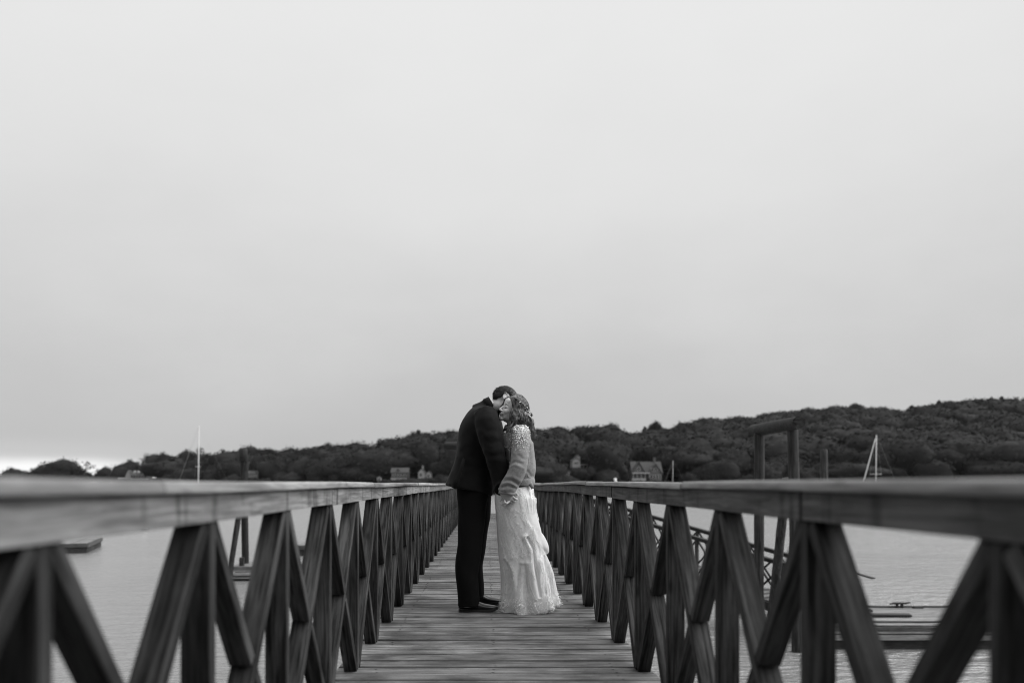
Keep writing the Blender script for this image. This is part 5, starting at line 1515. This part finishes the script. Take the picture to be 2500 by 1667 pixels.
# under-cap
def hair_mask_w(L):
    L = L / .97
    line = np.interp(L[:, 0], [-.12, -.05, .0, .03, .05, .07, .12], [-.09, -.07, -.02, .0, .04, .078, .09])
    return L[:, 2] - line
grow('hair_base', head_w, MW, hair_mask_w, .010, M_HAIR_W, bride, 41)
down = Vector((0, 0, -1))
nl = 620
for i in range(nl):
    near = hg.random() < .68
    u = hg.uniform(62, 180) if hg.random() < .8 else hg.uniform(120, 180)
    sgn = 1 if near else -1
    if not near: u = max(u, 105)
    # her left side is the camera side: local +y turned by the half turn
    start_v = hg.uniform(0, .25); lift = hg.uniform(1.0, 1.10)
    pts = []
    for j in range(6):
        v = start_v + (1 - start_v) * j / 5; uu = u * (.62 + .38 * (j / 5)) * sgn
        p = hair_pt(uu, v); pts.append(hc + (p - hc) * lift)
    back = (u - 60) / 120.0                       # 0 at the face, 1 at the nape
    p = pts[-1].copy(); out = (p - hc); out.z = 0; out.normalize()
    Lh = hg.uniform(.085, .125) + .03 * back
    if u < 82: Lh += hg.uniform(.0, .07)
    ph = hg.uniform(0, 6.28); steps = 7
    for j in range(1, steps + 1):
        t = j / steps
        d = down * (Lh / steps) + out * (.012 * (1 - t * 1.6)) + Vector((math.sin(ph + t * 5.0) * .006, math.cos(ph * 1.3 + t * 4.5) * .005, 0))
        if back > .45: d += Vector((.004 * (1 - 2.2 * t), 0, 0))
        else: d += Vector((-.003 * t, -.002, 0))
        p = p + d; pts.append(p.copy())
    r0 = hg.uniform(.0016, .0040); m_ = len(pts)
    hair.tube(catmull([q[:] for q in pts], 26).tolist() and [Vector(q) for q in catmull([q[:] for q in pts], 26)], [r0 * (.5 + .8 * min(1, 4 * k / 25)) * (1 if k < 17 else (1 - (k - 17) / 9.5)) for k in range(26)], 5, .6)
# loose wisps behind
for i in range(34):
    p0 = C(hg.uniform(1380, 1520), hg.uniform(950, 1150), 6.40 + hg.uniform(-.05, .06)); p1 = C(hg.uniform(1440, 1560), hg.uniform(1250, 1330), 6.40 + hg.uniform(-.05, .06)); p2 = C(hg.uniform(1490, 1600), hg.uniform(1380, 1500), 6.42 + hg.uniform(-.04, .04))
    hair.tube([Vector(q) for q in catmull([p0[:], p1[:], p2[:]], 12)], [hg.uniform(.001, .0022) * (1 - .8 * k / 11) for k in range(12)], 4)
# front lock falling to the collar
for i in range(46):
    o = Vector((0, hg.uniform(-.012, .012), 0)); dx = hg.uniform(-22, 22)
    P = [C(985 + dx * .6, 520, 6.30), C(1010 + dx, 720, 6.285), C(1012 + dx, 900, 6.275), C(960 + dx, 1080, 6.265), C(860 + dx * 1.3, 1210, 6.25), C(790 + dx * 1.2, 1330 + dx, 6.245)]
    hair.tube([Vector(q) + o for q in catmull([p[:] for p in P], 24)], [.0026 * (.6 + .5 * math.sin(3.14 * k / 23)) * (1 if k < 16 else 1 - (k - 16) / 8.5) for k in range(24)], 5, .6)
ho = hair.build('hair', M_HAIR_W, bride, True)
# braid round the back of the head
m = MB()
bp = [Vector(q) for q in catmull([C(x, y, yy)[:] for x, y, yy in ((1020, 430, 6.31), (1110, 500, 6.285), (1200, 590, 6.27), (1300, 690, 6.27), (1390, 790, 6.29), (1440, 880, 6.32))], 40)]
for s in range(3):
    m.tube([p + Vector((math.sin(i * .9 + s * 2.09) * .006, math.sin(i * .45 + s * 4.18) * .004 - .004, math.cos(i * .9 + s * 2.09) * .006)) for i, p in enumerate(bp)], .0062, 7)
m.build('braid', M_HAIR_W, ho, True)
m = MB()
for (x, y, s, n) in ((1140, 540, 30, 3), (1290, 690, 40, 7), (1350, 750, 45, 12), (1390, 810, 30, 8), (1290, 800, 25, 3), (1370, 870, 30, 4)):
    for _ in range(n):
        p = C(x + hg.gauss(0, s * .6), y + hg.gauss(0, s * .6), 6.262 + hg.uniform(-.006, .012)); k = 5; a0 = hg.uniform(0, 6)
        nrm = Vector((hg.gauss(.2, .5), -1, hg.gauss(.2, .5))).normalized(); t = nrm.cross(Vector((0, 0, 1))).normalized(); b2 = nrm.cross(t); r = hg.uniform(.0035, .0065)
        for q in range(k):
            a = a0 + q * 6.283 / k; d = t * math.cos(a) + b2 * math.sin(a); c = nrm.cross(d)
            m.add([p, p + d * r * .6 + c * r * .4 + nrm * .001, p + d * r, p + d * r * .6 - c * r * .4 + nrm * .001], [(0, 1, 2, 3)])
tag(m.build('hair_flower', M_LACE, ho), kind='stuff')
